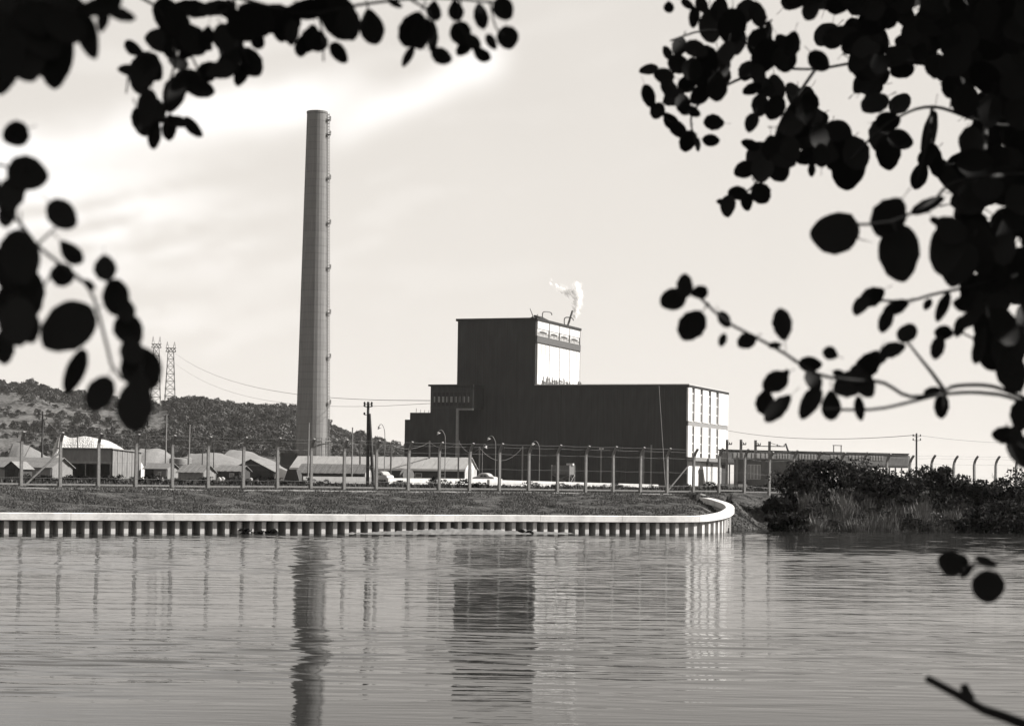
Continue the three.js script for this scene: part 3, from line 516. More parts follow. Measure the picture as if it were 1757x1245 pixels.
// ───────────── pylons and lines on the hill ─────────────
const pylonTops = [];
for (const [px, py, base, Z, lab] of [[291, 586, 692, 1380, 'lattice pylon on the hill crest nearer the chimney'], [266, 577, 695, 1440, 'lattice pylon on the hill crest partly behind the hanging leaves']]) {
  const a = at(px, base, Z), top = at(px, py, Z).y - a.y, o = thing('pylon', lab, 'pylon', a, 0.25, 'pylons on the hill'), m = new MB(), hw = y => lerp(3.9, 1.9, clamp(y / (top * 0.86))), r = 0.16, c = (sx, sz, y) => V(sx * hw(y), y, sz * hw(y) * 0.9), yb = top * 0.84;
  for (const sx of [-1, 1]) for (const sz of [-1, 1]) m.bar(c(sx, sz, -6), c(sx, sz, yb), 0.22, 0.18, 4);
  m.build('leg_frame', M.lattice, o); const br = new MB();
  for (let i = 0; i < 7; i++) { const y = yb * i / 7, q = yb * (i + 1) / 7; for (const [p, s] of [[[-1, 1], [1, 1]], [[-1, -1], [1, -1]], [[-1, -1], [-1, 1]], [[1, -1], [1, 1]]]) { br.bar(c(...p, y), c(...s, q), r * 0.8, r * 0.8, 4).bar(c(...s, y), c(...p, q), r * 0.8, r * 0.8, 4).bar(c(...p, q), c(...s, q), r * 0.8, r * 0.8, 4); } }
  br.build('bracing', M.lattice, o);
  const arm = new MB(); for (const z of [-1.2, 1.2]) { arm.bar(V(-3.5, yb, z), V(3.5, yb, z), 0.25, 0.25, 4).bar(V(-3.5, yb + 2.4, z), V(3.5, yb + 2.4, z), 0.25, 0.25, 4); for (let i = 0; i < 6; i++) arm.bar(V(-3.5 + i * 1.1667, yb + (i % 2 ? 2.4 : 0), z), V(-2.3333 + i * 1.1667, yb + (i % 2 ? 0 : 2.4), z), 0.2, 0.2, 4); } arm.build('cross_arm', M.steel, o);
  for (const s of [-1, 1]) { const p = new MB(); for (const dx of [-0.9, 0.9]) p.bar(V(s * 2.4 + dx, yb + 2.4, 0), V(s * 2.5, top, 0), 0.2, 0.14, 4); p.bar(V(s * 2.4 - 0.6, lerp(yb + 2.4, top, 0.45), 0), V(s * 2.4 + 0.7, lerp(yb + 2.4, top, 0.5), 0), 0.13, 0.13, 4); p.build('peak', M.lattice, o); }
  pylonTops.push(V(a.x, a.y + yb + 1, a.z));
}
function sagging(name, a, b, sag, r, m, label, category, group) { const pts = []; for (let i = 0; i <= 12; i++) { const t = i / 12, p = a.clone().lerp(b, t); p.y -= sag * 4 * t * (1 - t); pts.push(p); } return tag(new MB().tube(pts, r, r, 4, 36).build(name, m, scene), label, category, group); }
sagging('power_line', pylonTops[0], at(738, 687, 465), 9, 0.075, M.lattice, 'upper power line running from the pylons down to the bunker annexe', 'cable');
sagging('power_line', pylonTops[1], at(738, 692, 465), 14, 0.05, M.lattice, 'lower power line sagging from the pylons to the bunker annexe', 'cable');

// ───────────── woods on the hill ─────────────
{
  const crownG = leafCloud(77, 340, 3.6, 3.0, 3.6, 0.95, 12), list = [];
  for (let i = 0; i < 26000 && list.length < 6500; i++) {
    const px = lerp(-160, 720, R()), k = kOf(px), t = Math.pow(R(), 0.75), Z = lerp(HF + 60, HZ + 60, t), x = k * Z;
    const py = hor(px) - (hillY(k, Z) - EYE) / Z * F, n = fbm(x * 0.012, Z * 0.012, 6, 4);
    let want = sm(0.86, 0.97, t) * 0.9 + (n > 0.02 ? 0.8 : 0.06);
    if (px > 290 && px < 520 && t > 0.35) want += 0.7;                               // the wooded shoulder behind the chimney
    if (px < 285 && t > 0.42 && t < 0.78) want *= 0.22;                              // open grass on the left
    if (px > 560) want *= t > 0.9 ? 0.5 : 0.25;
    if (R() > want) continue;
    const s = (0.55 + 0.75 * R()) * (t > 0.9 ? 1.1 : 0.85); list.push({ p: V(x, hillY(k, Z) - 1.0, -Z), s: V(s, s * (0.75 + 0.5 * R()), s), turn: R() * 6.28, tone: 0.55 + 0.9 * R() });
  }
  scatter('hillside_woodland', crownG, M.hillwood, list, 'dense scrub and woodland covering the hillside', 'woodland');
  const crownB = leafCloud(78, 900, 5, 4.4, 5, 0.95, 18);
  for (const [px, t, s, dark, lab] of [[137, 0.56, 1.0, 1, 'lone dark tree on the open grass slope left of the hanging leaf cluster'], [52, 0.98, 1.15, 0, 'tallest rounded tree on the hill crest at the far left'], [78, 0.98, 0.85, 0, 'smaller rounded tree on the crest right of the tallest one'], [22, 0.97, 0.8, 0, 'rounded tree at the left end of the hill crest'], [112, 0.97, 0.7, 0, 'low tree on the crest above the lone dark tree'], [322, 0.99, 1.0, 0, 'broad tree on the crest right of the pylons'], [482, 0.99, 1.05, 1, 'dark rounded tree on the crest just left of the chimney'], [447, 0.99, 0.85, 0, 'tree on the wooded shoulder a little left of the chimney'], [84, 0.66, 0.7, 1, 'dark bushy tree above the white spoil heap'], [332, 0.12, 0.6, 1, 'dark bush at the hill foot behind the storage tank'], [301, 0.10, 0.6, 1, 'dark bush at the hill foot left of the storage tank']]) {
    const k = kOf(px), Z = lerp(HF, HZ, t), p = V(k * Z, hillY(k, Z) - 0.5, -Z), o = thing('hill_tree', lab, 'tree', p, px, 'single trees on the hill');
    o.scale.setScalar(s); new MB().bar(V(0, -1, 0), V(0, 5, 0), 0.4, 0.2, 6).build('trunk', M.bark, o);
    const c = shade(new THREE.Mesh(crownB, dark ? M.foliage : M.hillwood)); c.name = 'crown'; c.position.y = 1.2; o.add(c);
  }
}

// ───────────── spoil heaps ─────────────
function heap(px0, px1, py, Z, label, m, seed, depth = 9) {
  const a = ground((px0 + px1) / 2, Z), w = (px1 - px0) / F * Z, h = (hor((px0 + px1) / 2) - py) / F * Z + EYE - GY, pos = [], idx = [], n = 48, d = 16;
  for (let i = 0; i <= n; i++) for (let j = 0; j <= d; j++) { const u = i / n * 2 - 1, v = j / d * 2 - 1, e = sm(-1, -0.62, u + 0.10 * fbm(u * 2, v * 2, seed, 2)) * (1 - 0.42 * sm(-0.35, 0.95, u)) * sm(1, 0.7, u) * Math.pow(clamp(1 - v * v), 0.6); pos.push(u * w / 2, -0.3 + (h + 0.3) * e * (0.92 + 0.16 * fbm(u * 1.3 + seed, v * 0.8, 2, 2)) + 0.07 * fbm(u * 7, v * 5, seed, 3) * e, -v * depth); }
  for (let i = 0; i < n; i++) for (let j = 0; j < d; j++) { const q = i * (d + 1) + j, b = q + d + 1; idx.push(q, b, q + 1, b, b + 1, q + 1); }
  const g = new THREE.BufferGeometry(); g.setAttribute('position', new THREE.Float32BufferAttribute(pos, 3)); g.setIndex(idx); g.computeVertexNormals(); boxUV(g);
  const o = shade(new THREE.Mesh(g, m)); o.name = numbered('spoil_heap'); o.position.copy(a); scene.add(o); return tag(o, label, 'spoil heap');
}
heap(74, 252, 738, 345, 'big white chalk spoil heap behind the black open shed', M.chalk, 1);
heap(10, 100, 757, 360, 'low grey spoil heap at the left edge beside the white one', mat(0.13, { map: 'grain', size: 8 }), 4);
heap(225, 335, 767, 380, 'low pale chalk bank behind the small huts', M.chalkGrey, 7, 14);
heap(300, 480, 776, 420, 'long thin chalk bank right of the storage tank', M.chalkGrey, 9, 16);
heap(372, 486, 768, 520, 'pale chalk slope rising towards the chimney foot', M.chalkGrey, 12, 30);

// ───────────── sheds and huts ─────────────
// a gabled or flat hut: front-right corner at bearing px, w metres to the left, d metres back
function hut(name, label, px, Z, w, d, eave, ridge, o) {
  const c = ground(px, Z), t = thing(name, label, 'shed', c, (o.turn ?? -20) * Math.PI / 180);
  const wall = new MB();
  wall.box(-w, -0.12, 0, eave, -0.12, 0).box(-w, -w + 0.12, 0, eave, -d, -0.13).box(-w + 0.13, -0.12, 0, eave, -d, -d + 0.12);
  if (o.open) { wall.g.shift(); wall.box(-w, -0.12, eave * 0.52, eave, -0.12, 0); for (const x of [-w + 0.06, -w / 2, -0.25]) wall.box(x - 0.06, x + 0.06, 0, eave * 0.52 - 0.01, -0.12, 0); wall.box(-w + 0.2, -0.2, 0.02, 0.1, -d, -0.2); }
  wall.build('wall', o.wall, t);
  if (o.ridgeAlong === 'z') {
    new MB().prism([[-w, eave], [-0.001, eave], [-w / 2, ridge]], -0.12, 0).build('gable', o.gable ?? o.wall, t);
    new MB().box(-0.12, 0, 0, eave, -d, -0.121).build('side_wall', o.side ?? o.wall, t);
    for (const s of [0, 1]) { const r = new MB(), x0 = s ? 0.25 : -w - 0.25, e = eave - 0.12; r.poly(s ? [V(-w / 2, ridge + 0.1, 0.25), V(x0, e, 0.25), V(x0, e, -d - 0.2), V(-w / 2, ridge + 0.1, -d - 0.2)] : [V(x0, e, 0.25), V(-w / 2, ridge + 0.1, 0.25), V(-w / 2, ridge + 0.1, -d - 0.2), V(x0, e, -d - 0.2)]); r.build('roof', o.roof, t).material.side = THREE.DoubleSide; }
  } else {
    new MB().box(-0.12, 0, 0, eave, -d, -0.121).build('side_wall', o.side ?? o.wall, t);
    const zr = -d / 2;
    if (o.flat) { const r = new MB(); r.prism([[0.3, eave + 0.02], [0.3, eave + 0.16], [-d - 0.3, ridge + 0.16], [-d - 0.3, ridge + 0.02]].map(([z, y]) => [z, y]), 0, w + 0.5); r.g[0].rotateY(-Math.PI / 2); r.g[0].translate(0.25, 0, 0); r.build('roof', o.roof, t); }
    else {
      const gm = new MB(); gm.poly([V(-0.06, eave, 0), V(-0.06, eave, -d), V(-0.06, ridge, zr)]); gm.poly([V(-w + 0.06, eave, -d), V(-w + 0.06, eave, 0), V(-w + 0.06, ridge, zr)]); gm.build('gable', o.gable ?? o.side ?? o.wall, t);
      const n = o.ribs ? Math.round(w / o.ribs) : 1;
      for (const s of [0, 1]) for (let i = 0; i < n; i++) {                            // roof in sheets
        const xa = lerp(-w - 0.25, 0.25, i / n) + (n > 1 ? 0.03 : 0), xb = lerp(-w - 0.25, 0.25, (i + 1) / n) - (n > 1 ? 0.03 : 0), dy = (i % 2) * 0.03, z = s ? -d - 0.3 : 0.35, e = eave - 0.1 + dy, y = ridge + 0.08 + dy;
        const q = [V(xa, e, z), V(xb, e, z), V(xb, y, zr), V(xa, y, zr)]; if (s) q.reverse();
        const sh = new MB().poly(q); const q2 = q.map(v => v.clone().add(V(0, -0.08, 0))).reverse(); sh.poly(q2); for (let a = 0; a < 4; a++) { const b = (a + 1) % 4; sh.poly([q[b], q[a], q[a].clone().add(V(0, -0.08, 0)), q[b].clone().add(V(0, -0.08, 0))]); }
        sh.build(n > 1 ? 'roof_sheet' : 'roof', o.roof, t);
      }
    }
  }
  if (o.door) for (const [a, b, h, m] of o.door) new MB().box(-w * a, -w * b, 0.05, h, 0.02, 0.07).build('door', m ?? M.black, t);
  if (o.window) for (const [a, b, y0, y1, m] of o.window) { const f = new MB().box(-w * a, -w * b, y0, y1, 0.02, 0.07).build('window', M.offwhite, t); new MB().box(-w * a + 0.1, -w * b - 0.1, y0 + 0.1, y1 - 0.1, 0.08, 0.1).build('pane', m ?? M.glass, f); }
  if (o.planks) { const n = o.planks; for (let i = 0; i < n; i++) new MB().box(-w + w * i / n + 0.03, -w + w * (i + 1) / n - 0.03, 0.04, eave - 0.1, 0.01, 0.03 + 0.02 * R()).build('plank', i % 3 ? o.wall : M.grey, t); }
  return t;
}
hut('open_shed', 'dark flat-roofed open shed with a sunlit corrugated end wall', 191, 260, 8.0, 7.4, 4.05, 3.7, { wall: M.corrDark, side: M.corrDark, roof: M.corrDark, flat: true, open: true });
{ const t = scene.children[scene.children.length - 1]; for (let i = 0; i < 12; i++) new MB().box(0.01, 0.04 + 0.025 * (i % 2), 0.05, 4.0, -7.35 + i * 0.61, -7.35 + i * 0.61 + 0.55).build('cladding_sheet', M.corrDark, t); }
hut('long_shed', 'long shed with a pale sheeted roof and shade-darkened front before the power station', 797, 330, 32, 5.6, 2.45, 4.35, { wall: M.dark, side: M.offwhite, gable: M.white, roof: M.roofPale, ribs: 2.0, door: [[0.95, 0.9, 2.1], [0.75, 0.70, 2.0]], window: [[0.28, 0.24, 1.0, 1.7], [0.15, 0.11, 1.0, 1.7]] });  // shade and sun put into colour: dark front wall, white gable end
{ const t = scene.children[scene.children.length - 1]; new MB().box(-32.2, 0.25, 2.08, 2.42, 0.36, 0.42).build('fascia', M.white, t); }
hut('corrugated_hut', 'low corrugated hut with ribbed roof in front of the long shed', 625, 300, 11.2, 3.4, 1.5, 2.75, { wall: M.dark, side: M.corrDark, roof: M.corr, ribs: 0.55, door: [[0.32, 0.28, 1.4, M.offwhite], [0.22, 0.08, 1.3]], planks: 0 });
{ const t = scene.children[scene.children.length - 1]; for (let i = 0; i < 5; i++) new MB().box(0.01, 0.06, 0.05, 1.5 + 0.2 * Math.min(i, 4 - i), -3.3 + i * 0.66, -3.3 + i * 0.66 + 0.45).build('plank', M.offwhite, t); }
hut('plank_hut', 'small hut with a striped sheet roof and vertical plank walls', 348, 255, 3.6, 3.2, 1.25, 2.05, { wall: M.grey, side: M.midgrey, roof: M.corr, ribs: 0.4, planks: 8 });
hut('brick_hut', 'small dark brick hut with pale sacks before it, left of the plank hut', 286, 265, 3.4, 3.0, 1.7, 2.3, { wall: M.midgrey, roof: M.corrDark, door: [[0.95, 0.6, 1.5]], window: [[0.4, 0.25, 0.7, 1.2, M.windowPale]] });
hut('dark_barn', 'low dark barn with a wide shallow roof right of the plank hut', 470, 300, 7.8, 5.5, 1.6, 3.3, { wall: M.black, gable: M.dark, roof: M.corrDark, ridgeAlong: 'z', door: [[0.9, 0.55, 1.4], [0.45, 0.1, 1.4]] });
hut('lean_hut', 'little hut with a pale roof half hidden behind the dark barn', 412, 285, 3.9, 3.0, 1.55, 2.2, { wall: M.dark, roof: M.corr, ribs: 0.5, window: [[0.45, 0.25, 0.6, 1.2, M.windowPale]] });
hut('white_cottage', 'long low whitewashed building with a grey roof at the left edge', 88, 235, 8.5, 4.5, 1.55, 2.6, { wall: M.grey, side: M.midgrey, roof: M.midgrey, window: [[0.25, 0.18, 0.4, 1.0], [0.6, 0.52, 0.4, 1.0]] });
hut('gabled_hut', 'small dark hut with its gable to the river before the whitewashed building', 33, 225, 2.0, 2.5, 1.3, 2.0, { wall: M.dark, roof: M.midgrey, ridgeAlong: 'z', door: [[0.8, 0.35, 1.2]] });
hut('grey_annexe', 'plain grey flat-roofed block with a tall window right of the turbine hall', 1404, 400, 16.5, 10, 5.6, 5.6, { wall: mat(0.10, { map: 'streak', size: 5 }), roof: M.midgrey, flat: true, turn: -4, window: [[0.86, 0.7, 1.6, 4.6, M.glassGrey], [0.34, 0.2, 2.6, 5.0, M.midgrey]] });
{ const t = scene.children[scene.children.length - 1]; for (const f of [0.82, 0.78, 0.74]) new MB().box(-16.5 * f - 0.09, -16.5 * f + 0.09, 1.7, 4.5, 0.11, 0.16).build('glazing_bar', M.offwhite, t); new MB().box(-16.5, -16.1, 0, 6.4, 0.02, 0.3).build('downpipe', M.grey, t); new MB().box(-16.2, -14.2, 0.2, 1.2, 0.4, 1.6).build('meter_box', M.dark, t); new MB().box(-16.1, -14.3, 0.05, 0.6, 1.62, 1.7).build('meter_door', M.white, t); }
// cylindrical tanks behind the huts
for (const [px, Z, r, h, lab] of [[305, 310, 1.4, 3.3, 'grey cylindrical storage tank behind the plank hut'], [319, 316, 0.8, 3.5, 'narrower storage tank standing right against the grey one']]) {
  const t = thing('storage_tank', lab, 'tank', ground(px, Z)), g = new THREE.LatheGeometry([[0, 0], [r, 0], [r, h], [r * 0.9, h + 0.12], [0, h + 0.25]].map(p => new THREE.Vector2(...p)), 20); new MB().add(g).build('shell', M.midgrey, t);
  for (const y of [0.3, 0.5, 0.75]) { const q = new THREE.TorusGeometry(r + 0.02, 0.05, 6, 20); q.rotateX(Math.PI / 2); q.translate(0, h * y, 0); new MB().add(q).build('hoop', M.steel, t); }
}
// tarpaulin-covered cart
{
  const t = thing('covered_cart', 'dark tarpaulin tent with a white folded flap left of the corrugated hut', 'tarpaulin', ground(500, 280), -0.3), m = mat(0.03, { map: 'grain', size: 1 });
  new MB().prism([[-1.2, 0.1], [1.2, 0.1], [0.7, 1.75], [-0.7, 1.75]], -1.5, 0).build('cover', m, t);
  new MB().add((() => { const g = new THREE.PlaneGeometry(1.5, 1.9, 8, 8), p = g.attributes.position; for (let i = 0; i < p.count; i++) p.setZ(i, 0.12 * Math.sin(p.getX(i) * 9) * (1 - p.getY(i))); g.computeVertexNormals(); g.rotateZ(-0.35); g.translate(-1.7, 0.95, 0.1); return g; })()).build('flap', M.white, t).material.side = THREE.DoubleSide;
  new MB().box(-1.25, 1.25, 0.0, 0.09, -1.5, 0.05).build('floor', M.wood, t);
}
{ // white sacks in front of the brick hut and scattered site clutter
  const sk = [[262, 250, 0.2], [268, 251, 0.24], [278, 250, 0.22], [376, 270, 0.28], [382, 271, 0.3], [430, 280, 0.26], [441, 278, 0.22]];
  const where = ['left before the brick hut', 'in the middle before the brick hut', 'right before the brick hut', 'left before the dark barn', 'right of its neighbour before the dark barn', 'left under the long chalk bank', 'right under the long chalk bank'];
  sk.forEach(([px, Z, r], i) => { const g = new THREE.IcosahedronGeometry(r, 3), p = g.attributes.position; for (let j = 0; j < p.count; j++) { const v = V(p.getX(j), p.getY(j), p.getZ(j)), n = 1 + 0.18 * fbm(v.x * 3 + i, v.y * 3, v.z * 3, 2); p.setXYZ(j, v.x * n * 1.1, Math.max(-r * 0.7, v.y * n * 1.5), v.z * n * 0.8); } g.computeVertexNormals(); const q = ground(px, Z); g.translate(0, r * 0.7, 0); const o = new MB().add(g).build('sack', M.offwhite, scene); o.position.copy(q); tag(o, `pale filled sack standing ${where[i]}`, 'sack', 'pale sacks about the yard'); });
}

// ───────────── yard: low walls, cars, drum, hopper ─────────────
{
  const w = (a, b, h0, h1, th, name, lab, m) => { const d = b.clone().sub(a), L = Math.hypot(d.x, d.z), o = thing(name, lab, 'wall', a, -Math.atan2(d.z, d.x)); const n = Math.max(1, Math.round(L / 4)); for (let i = 0; i < n; i++) { const x0 = L * i / n + 0.01, x1 = L * (i + 1) / n - 0.01, y0 = lerp(h0, h1, i / n), y1 = lerp(h0, h1, (i + 1) / n); new MB().prism([[x0, -0.4], [x1, -0.4], [x1, y1], [x0, y0]], -th, 0).build('wall_block', m, o); } return o; };
  w(ground(666, 255), ground(862, 300), 0.78, 0.9, 0.3, 'low_wall', 'long low white wall in front of the long shed and cars', M.offwhite);
  w(ground(840, 215), ground(1130, 270), 0.74, 0.42, 0.3, 'low_wall', 'low white wall running along before the turbine hall', M.offwhite);
  w(ground(520, 250), ground(640, 262), 0.85, 0.9, 0.25, 'low_wall', 'low pale wall before the corrugated hut', M.grey);
}
function car(px, Z, turn, lab) {
  const t = thing('parked_car', lab, 'car', ground(px, Z), turn, 'small pale cars in the yard');
  const prof = [[-1.8, 0.35], [-1.85, 0.6], [-1.72, 0.82], [-1.15, 0.95], [-0.72, 1.32], [-0.35, 1.44], [0.25, 1.43], [0.62, 1.3], [1.0, 0.98], [1.62, 0.86], [1.82, 0.62], [1.82, 0.35]];
  const s = new THREE.Shape(new THREE.SplineCurve(prof.map(p => new THREE.Vector2(...p))).getPoints(40)), g = new THREE.ExtrudeGeometry(s, { depth: 1.1, bevelEnabled: true, bevelSize: 0.13, bevelThickness: 0.16, bevelSegments: 3 }); g.translate(0, 0, -0.55); new MB().add(g).build('body', M.carPaint, t);
  for (const z of [-0.72, 0.72]) for (const [a, b, c, d] of [[-0.62, -0.05, -0.42, -0.05], [0.02, 0.66, 0.02, 0.42]]) { const q = z > 0 ? 1 : -1; new MB().poly(q > 0 ? [V(a, 0.95, z), V(b, 0.95, z), V(d, 1.26, z), V(c, 1.26, z)] : [V(b, 0.95, z), V(a, 0.95, z), V(c, 1.26, z), V(d, 1.26, z)]).build('side_window', M.glass, t); }
  for (const [x, y0, y1, dx] of [[0.82, 0.98, 1.3, -0.3], [-0.98, 0.98, 1.3, 0.32]]) { const q = new THREE.BoxGeometry(0.03, 0.42, 0.95); q.rotateZ(x > 0 ? 0.8 : -0.78); q.translate(x + (x > 0 ? 0.06 : -0.03), 1.16, 0); new MB().add(q).build('windscreen', M.glass, t); }
  for (const x of [-1.05, 1.1]) for (const z of [-0.62, 0.62]) { const q = new THREE.CylinderGeometry(0.3, 0.3, 0.16, 18); q.rotateX(Math.PI / 2); q.translate(x, 0.3, z); const wh = new MB().add(q).build('wheel', M.tyre, t); const r = new THREE.CylinderGeometry(0.15, 0.15, 0.18, 14); r.rotateX(Math.PI / 2); r.translate(x, 0.3, z); new MB().add(r).build('hub_cap', M.offwhite, wh); }
  for (const z of [-0.48, 0.48]) { const q = new THREE.SphereGeometry(0.1, 10, 8); q.translate(1.83, 0.68, z); new MB().add(q).build('headlight', M.windowPale, t); }
  return t;
}
car(657, 300, -0.9, 'small rounded pale car parked before the long shed, left of the cable drum').position.y += 0.25;
car(833, 300, -0.5, 'small rounded pale car parked at the right end of the long shed').position.y += 0.2;
{
  const t = thing('cable_drum', 'big wooden cable drum standing before the long shed', 'cable drum', ground(698, 298), 0.5), f = z => { const g = new THREE.CylinderGeometry(0.95, 0.95, 0.1, 28); g.rotateX(Math.PI / 2); g.translate(0, 0.95, z); return g; };
  new MB().add(f(-0.5)).build('flange', M.palewood, t); new MB().add(f(0.5)).build('flange', M.palewood, t); const c = new THREE.CylinderGeometry(0.62, 0.62, 0.88, 24); c.rotateX(Math.PI / 2); c.translate(0, 0.95, 0); new MB().add(c).build('cable_winding', M.dark, t);
  t.position.y += 0.3; new MB().box(-0.9, 0.9, -0.32, -0.01, -0.6, 0.6).build('chock', M.wood, t);
}
{
  const t = thing('hopper', 'square steel hopper on four braced legs before the turbine hall', 'hopper', ground(966, 400), -0.3), a = 1.85;
  new MB().box(-a, a, 2.0, 3.9, -a, a).build('bin', mat(0.10, { map: 'streak', size: 2 }), t); const cone = new THREE.CylinderGeometry(a * 1.38, 0.4, 1.2, 4, 1); cone.rotateY(Math.PI / 4); cone.translate(0, 1.39, 0); new MB().add(cone).build('chute', M.steel, t);
  for (const x of [-a, a]) for (const z of [-a, a]) new MB().box(x - 0.1, x + 0.1, 0, 3.95, z - 0.1 + Math.sign(z) * 0.11, z + 0.1 + Math.sign(z) * 0.11).build('leg', M.grey, t);
  new MB().bar(V(-a, 0.2, a + 0.1), V(a, 2.0, a + 0.1), 0.06).bar(V(a, 0.2, a + 0.1), V(-a, 2.0, a + 0.1), 0.06).bar(V(a + 0.1, 0.2, a), V(a + 0.1, 2.0, -a), 0.06).bar(V(a + 0.1, 0.2, -a), V(a + 0.1, 2.0, a), 0.06).build('bracing', M.grey, t);
  new MB().box(a - 1.0, a + 0.3, 3.92, 4.3, -0.6, 0.6).build('hatch', M.offwhite, t);
}

// ───────────── poles and lamps ─────────────
{
  const t = thing('double_pole', 'dark wooden double pole with insulators standing just behind the fence', 'utility pole', ground(634, 165)), H = at(630, 689, 165).y - GY;
  new MB().bar(V(-0.16, -0.5, 0), V(-0.22, H, 0), 0.15, 0.11, 10).build('pole', M.wood, t); new MB().bar(V(0.38, -0.5, 0.1), V(-0.10, H * 0.86, 0.02), 0.15, 0.12, 10).build('stay_pole', M.wood, t);
  for (const [y, s] of [[0.985, -1], [0.985, 1], [0.955, -1], [0.955, 1], [0.86, -1]]) { const m = new MB(); m.bar(V(-0.22, H * y - 0.12, 0), V(-0.22 + s * 0.3, H * y - 0.1, 0), 0.03, 0.03); const g = new THREE.LatheGeometry([[0.0, 0], [0.09, 0], [0.07, 0.06], [0.1, 0.1], [0.05, 0.2], [0, 0.21]].map(p => new THREE.Vector2(...p)), 10); g.translate(-0.22 + s * 0.3, H * y - 0.1, 0); m.add(g); m.build('insulator', M.dark, t); }
}
for (const [px, top, Z, r, m, lab, arms] of [
  [71, 705, 285, 0.16, 'wood', 'dark wooden pole with stays rising before the hill at the far left', 1],
  [283, 710, 290, 0.13, 'palewood', 'tall pale pole between the brick hut and the plank hut', 0],
  [323, 728, 300, 0.12, 'palewood', 'pale pole above the storage tank', 0],
  [131, 748, 290, 0.1, 'wood', 'short dark pole above the roof of the open shed', 0],
  [346, 757, 300, 0.1, 'wood', 'short dark pole right of the pale pole by the tank', 0],
  [366, 752, 320, 0.09, 'wood', 'thin dark pole behind the little hut with pale roof', 0],
  [248, 745, 330, 0.1, 'wood', 'thin dark pole right of the open shed', 0],
  [528, 725, 285, 0.13, 'palewood', 'tall pale pole in front of the chimney foot', 0],
  [603, 733, 285, 0.12, 'midgrey', 'grey pole right of the chimney behind the corrugated hut', 0],
  [1573, 743, 300, 0.17, 'wood', 'dark telephone pole rising above the bushes', 1],
  [237, 757, 240, 0.07, 'wood', 'stubby post beside the right end of the open shed', 0],
]) {
  const g = ground(px, Z), H = at(px, top, Z).y - GY, t = thing('utility_pole', lab, 'utility pole', g);
  new MB().bar(V(0, -0.4, 0), V((R() - 0.5) * 0.15, H, 0), r, r * 0.75, 8).build('pole', M[m], t);
  if (arms) { for (const [y, s] of [[0.95, 1], [0.95, -1], [0.88, 1], [0.88, -1]]) new MB().bar(V(0, H * y - 0.1, 0), V(s * 0.55, H * y, 0), 0.04, 0.04).bar(V(s * 0.55, H * y - 0.05, 0), V(s * 0.55, H * y + 0.28, 0), 0.1, 0.07).build('insulator', M.dark, t); }
  if (px === 71) { new MB().bar(V(0, H * 0.86, 0), V(-3.4, 1, 0.5), 0.03, 0.03, 4).build('stay', M.steel, t); new MB().bar(V(0, H * 0.9, 0), V(3.2, H * 0.62, 0), 0.03, 0.03, 4).build('stay', M.steel, t); }
}
const cpos = [[617, 751, 330], [670, 761, 330], [736, 756, 335], [786, 755, 330], [822, 766, 330], [896, 765, 335], [1031, 768, 340], [1104, 772, 350], [1117, 763, 340]];
const cl = ['right of the grey pole by the chimney', 'second from the left behind the long shed roof', 'third behind the long shed roof', 'just left of the shed gable', 'right of the shed gable', 'between the gooseneck lamps before the hall', 'beside the white wall lamp of the hall', 'shorter one of a pair near the hall corner', 'taller one of a pair near the hall corner'];
const ctops = cpos.map(([px, py, Z], i) => { const g = ground(px, Z), H = at(px, py, Z).y - GY, o = new MB().box(-0.13, 0.13, -0.3, H, -0.13, 0.13).build('concrete_post', M.post, scene); o.position.copy(g); tag(o, `slim pale concrete post ${cl[i]}`, 'post', 'slim posts before the power station'); return V(g.x, GY + H - 0.2, g.z); });
const slack = [[1, 2, 0.9], [2, 3, 1.1], [3, 4, 1.3], [4, 5, 2.2], [0, 1, 0.6]];
slack.forEach(([a, b, s], i) => sagging('slack_cable', ctops[a], ctops[b], s, 0.028, M.grey, ['sagging cable from the second to the third post behind the long shed', 'sagging cable ending at the post left of the shed gable', 'sagging cable crossing above the shed gable', 'deeply sagging cable right of the shed gable', 'sagging cable at the left end of the slim posts'][i], 'cable', 'sagging cables between the slim posts'));
for (const [px, topPy, dx, Z, lab] of [[659, 728, -10, 300, 'gooseneck lamp standing against the sky left of the power station'], [763, 738, -12, 320, 'gooseneck lamp in front of the bunker annexe column'], [849.5, 748, -12, 335, 'gooseneck lamp left of the middle before the boiler house'], [827, 762, 6, 355, 'short gooseneck lamp curving to the right by the shed gable'], [925, 757, -11, 360, 'gooseneck lamp furthest right before the turbine hall']]) {
  const g = ground(px, Z), H = at(px, topPy, Z).y - GY, w = dx / F * Z, t = thing('gooseneck_lamp', lab, 'street lamp', g, 0, 'gooseneck lamps in the yard');
  const pts = [V(0, -0.3, 0), V(0, H * 0.5, 0), V(0, H - 1.6, 0), V(w * 0.12, H - 0.7, 0), V(w * 0.5, H, 0), V(w * 0.88, H - 0.05, 0), V(w, H - 0.35, 0)];
  new MB().tube(pts, 0.085, 0.05, 6, 40).build('mast', M.corr, t);
  const sh = new THREE.LatheGeometry([[0, 0.2], [0.12, 0.2], [0.16, 0.05], [0.34, -0.18], [0.3, -0.2], [0, -0.1]].map(p => new THREE.Vector2(...p)), 14); sh.rotateZ(-Math.sign(w) * 0.5); sh.translate(w * 1.02, H - 0.45, 0); new MB().add(sh).build('lamp_shade', M.offwhite, t);
}

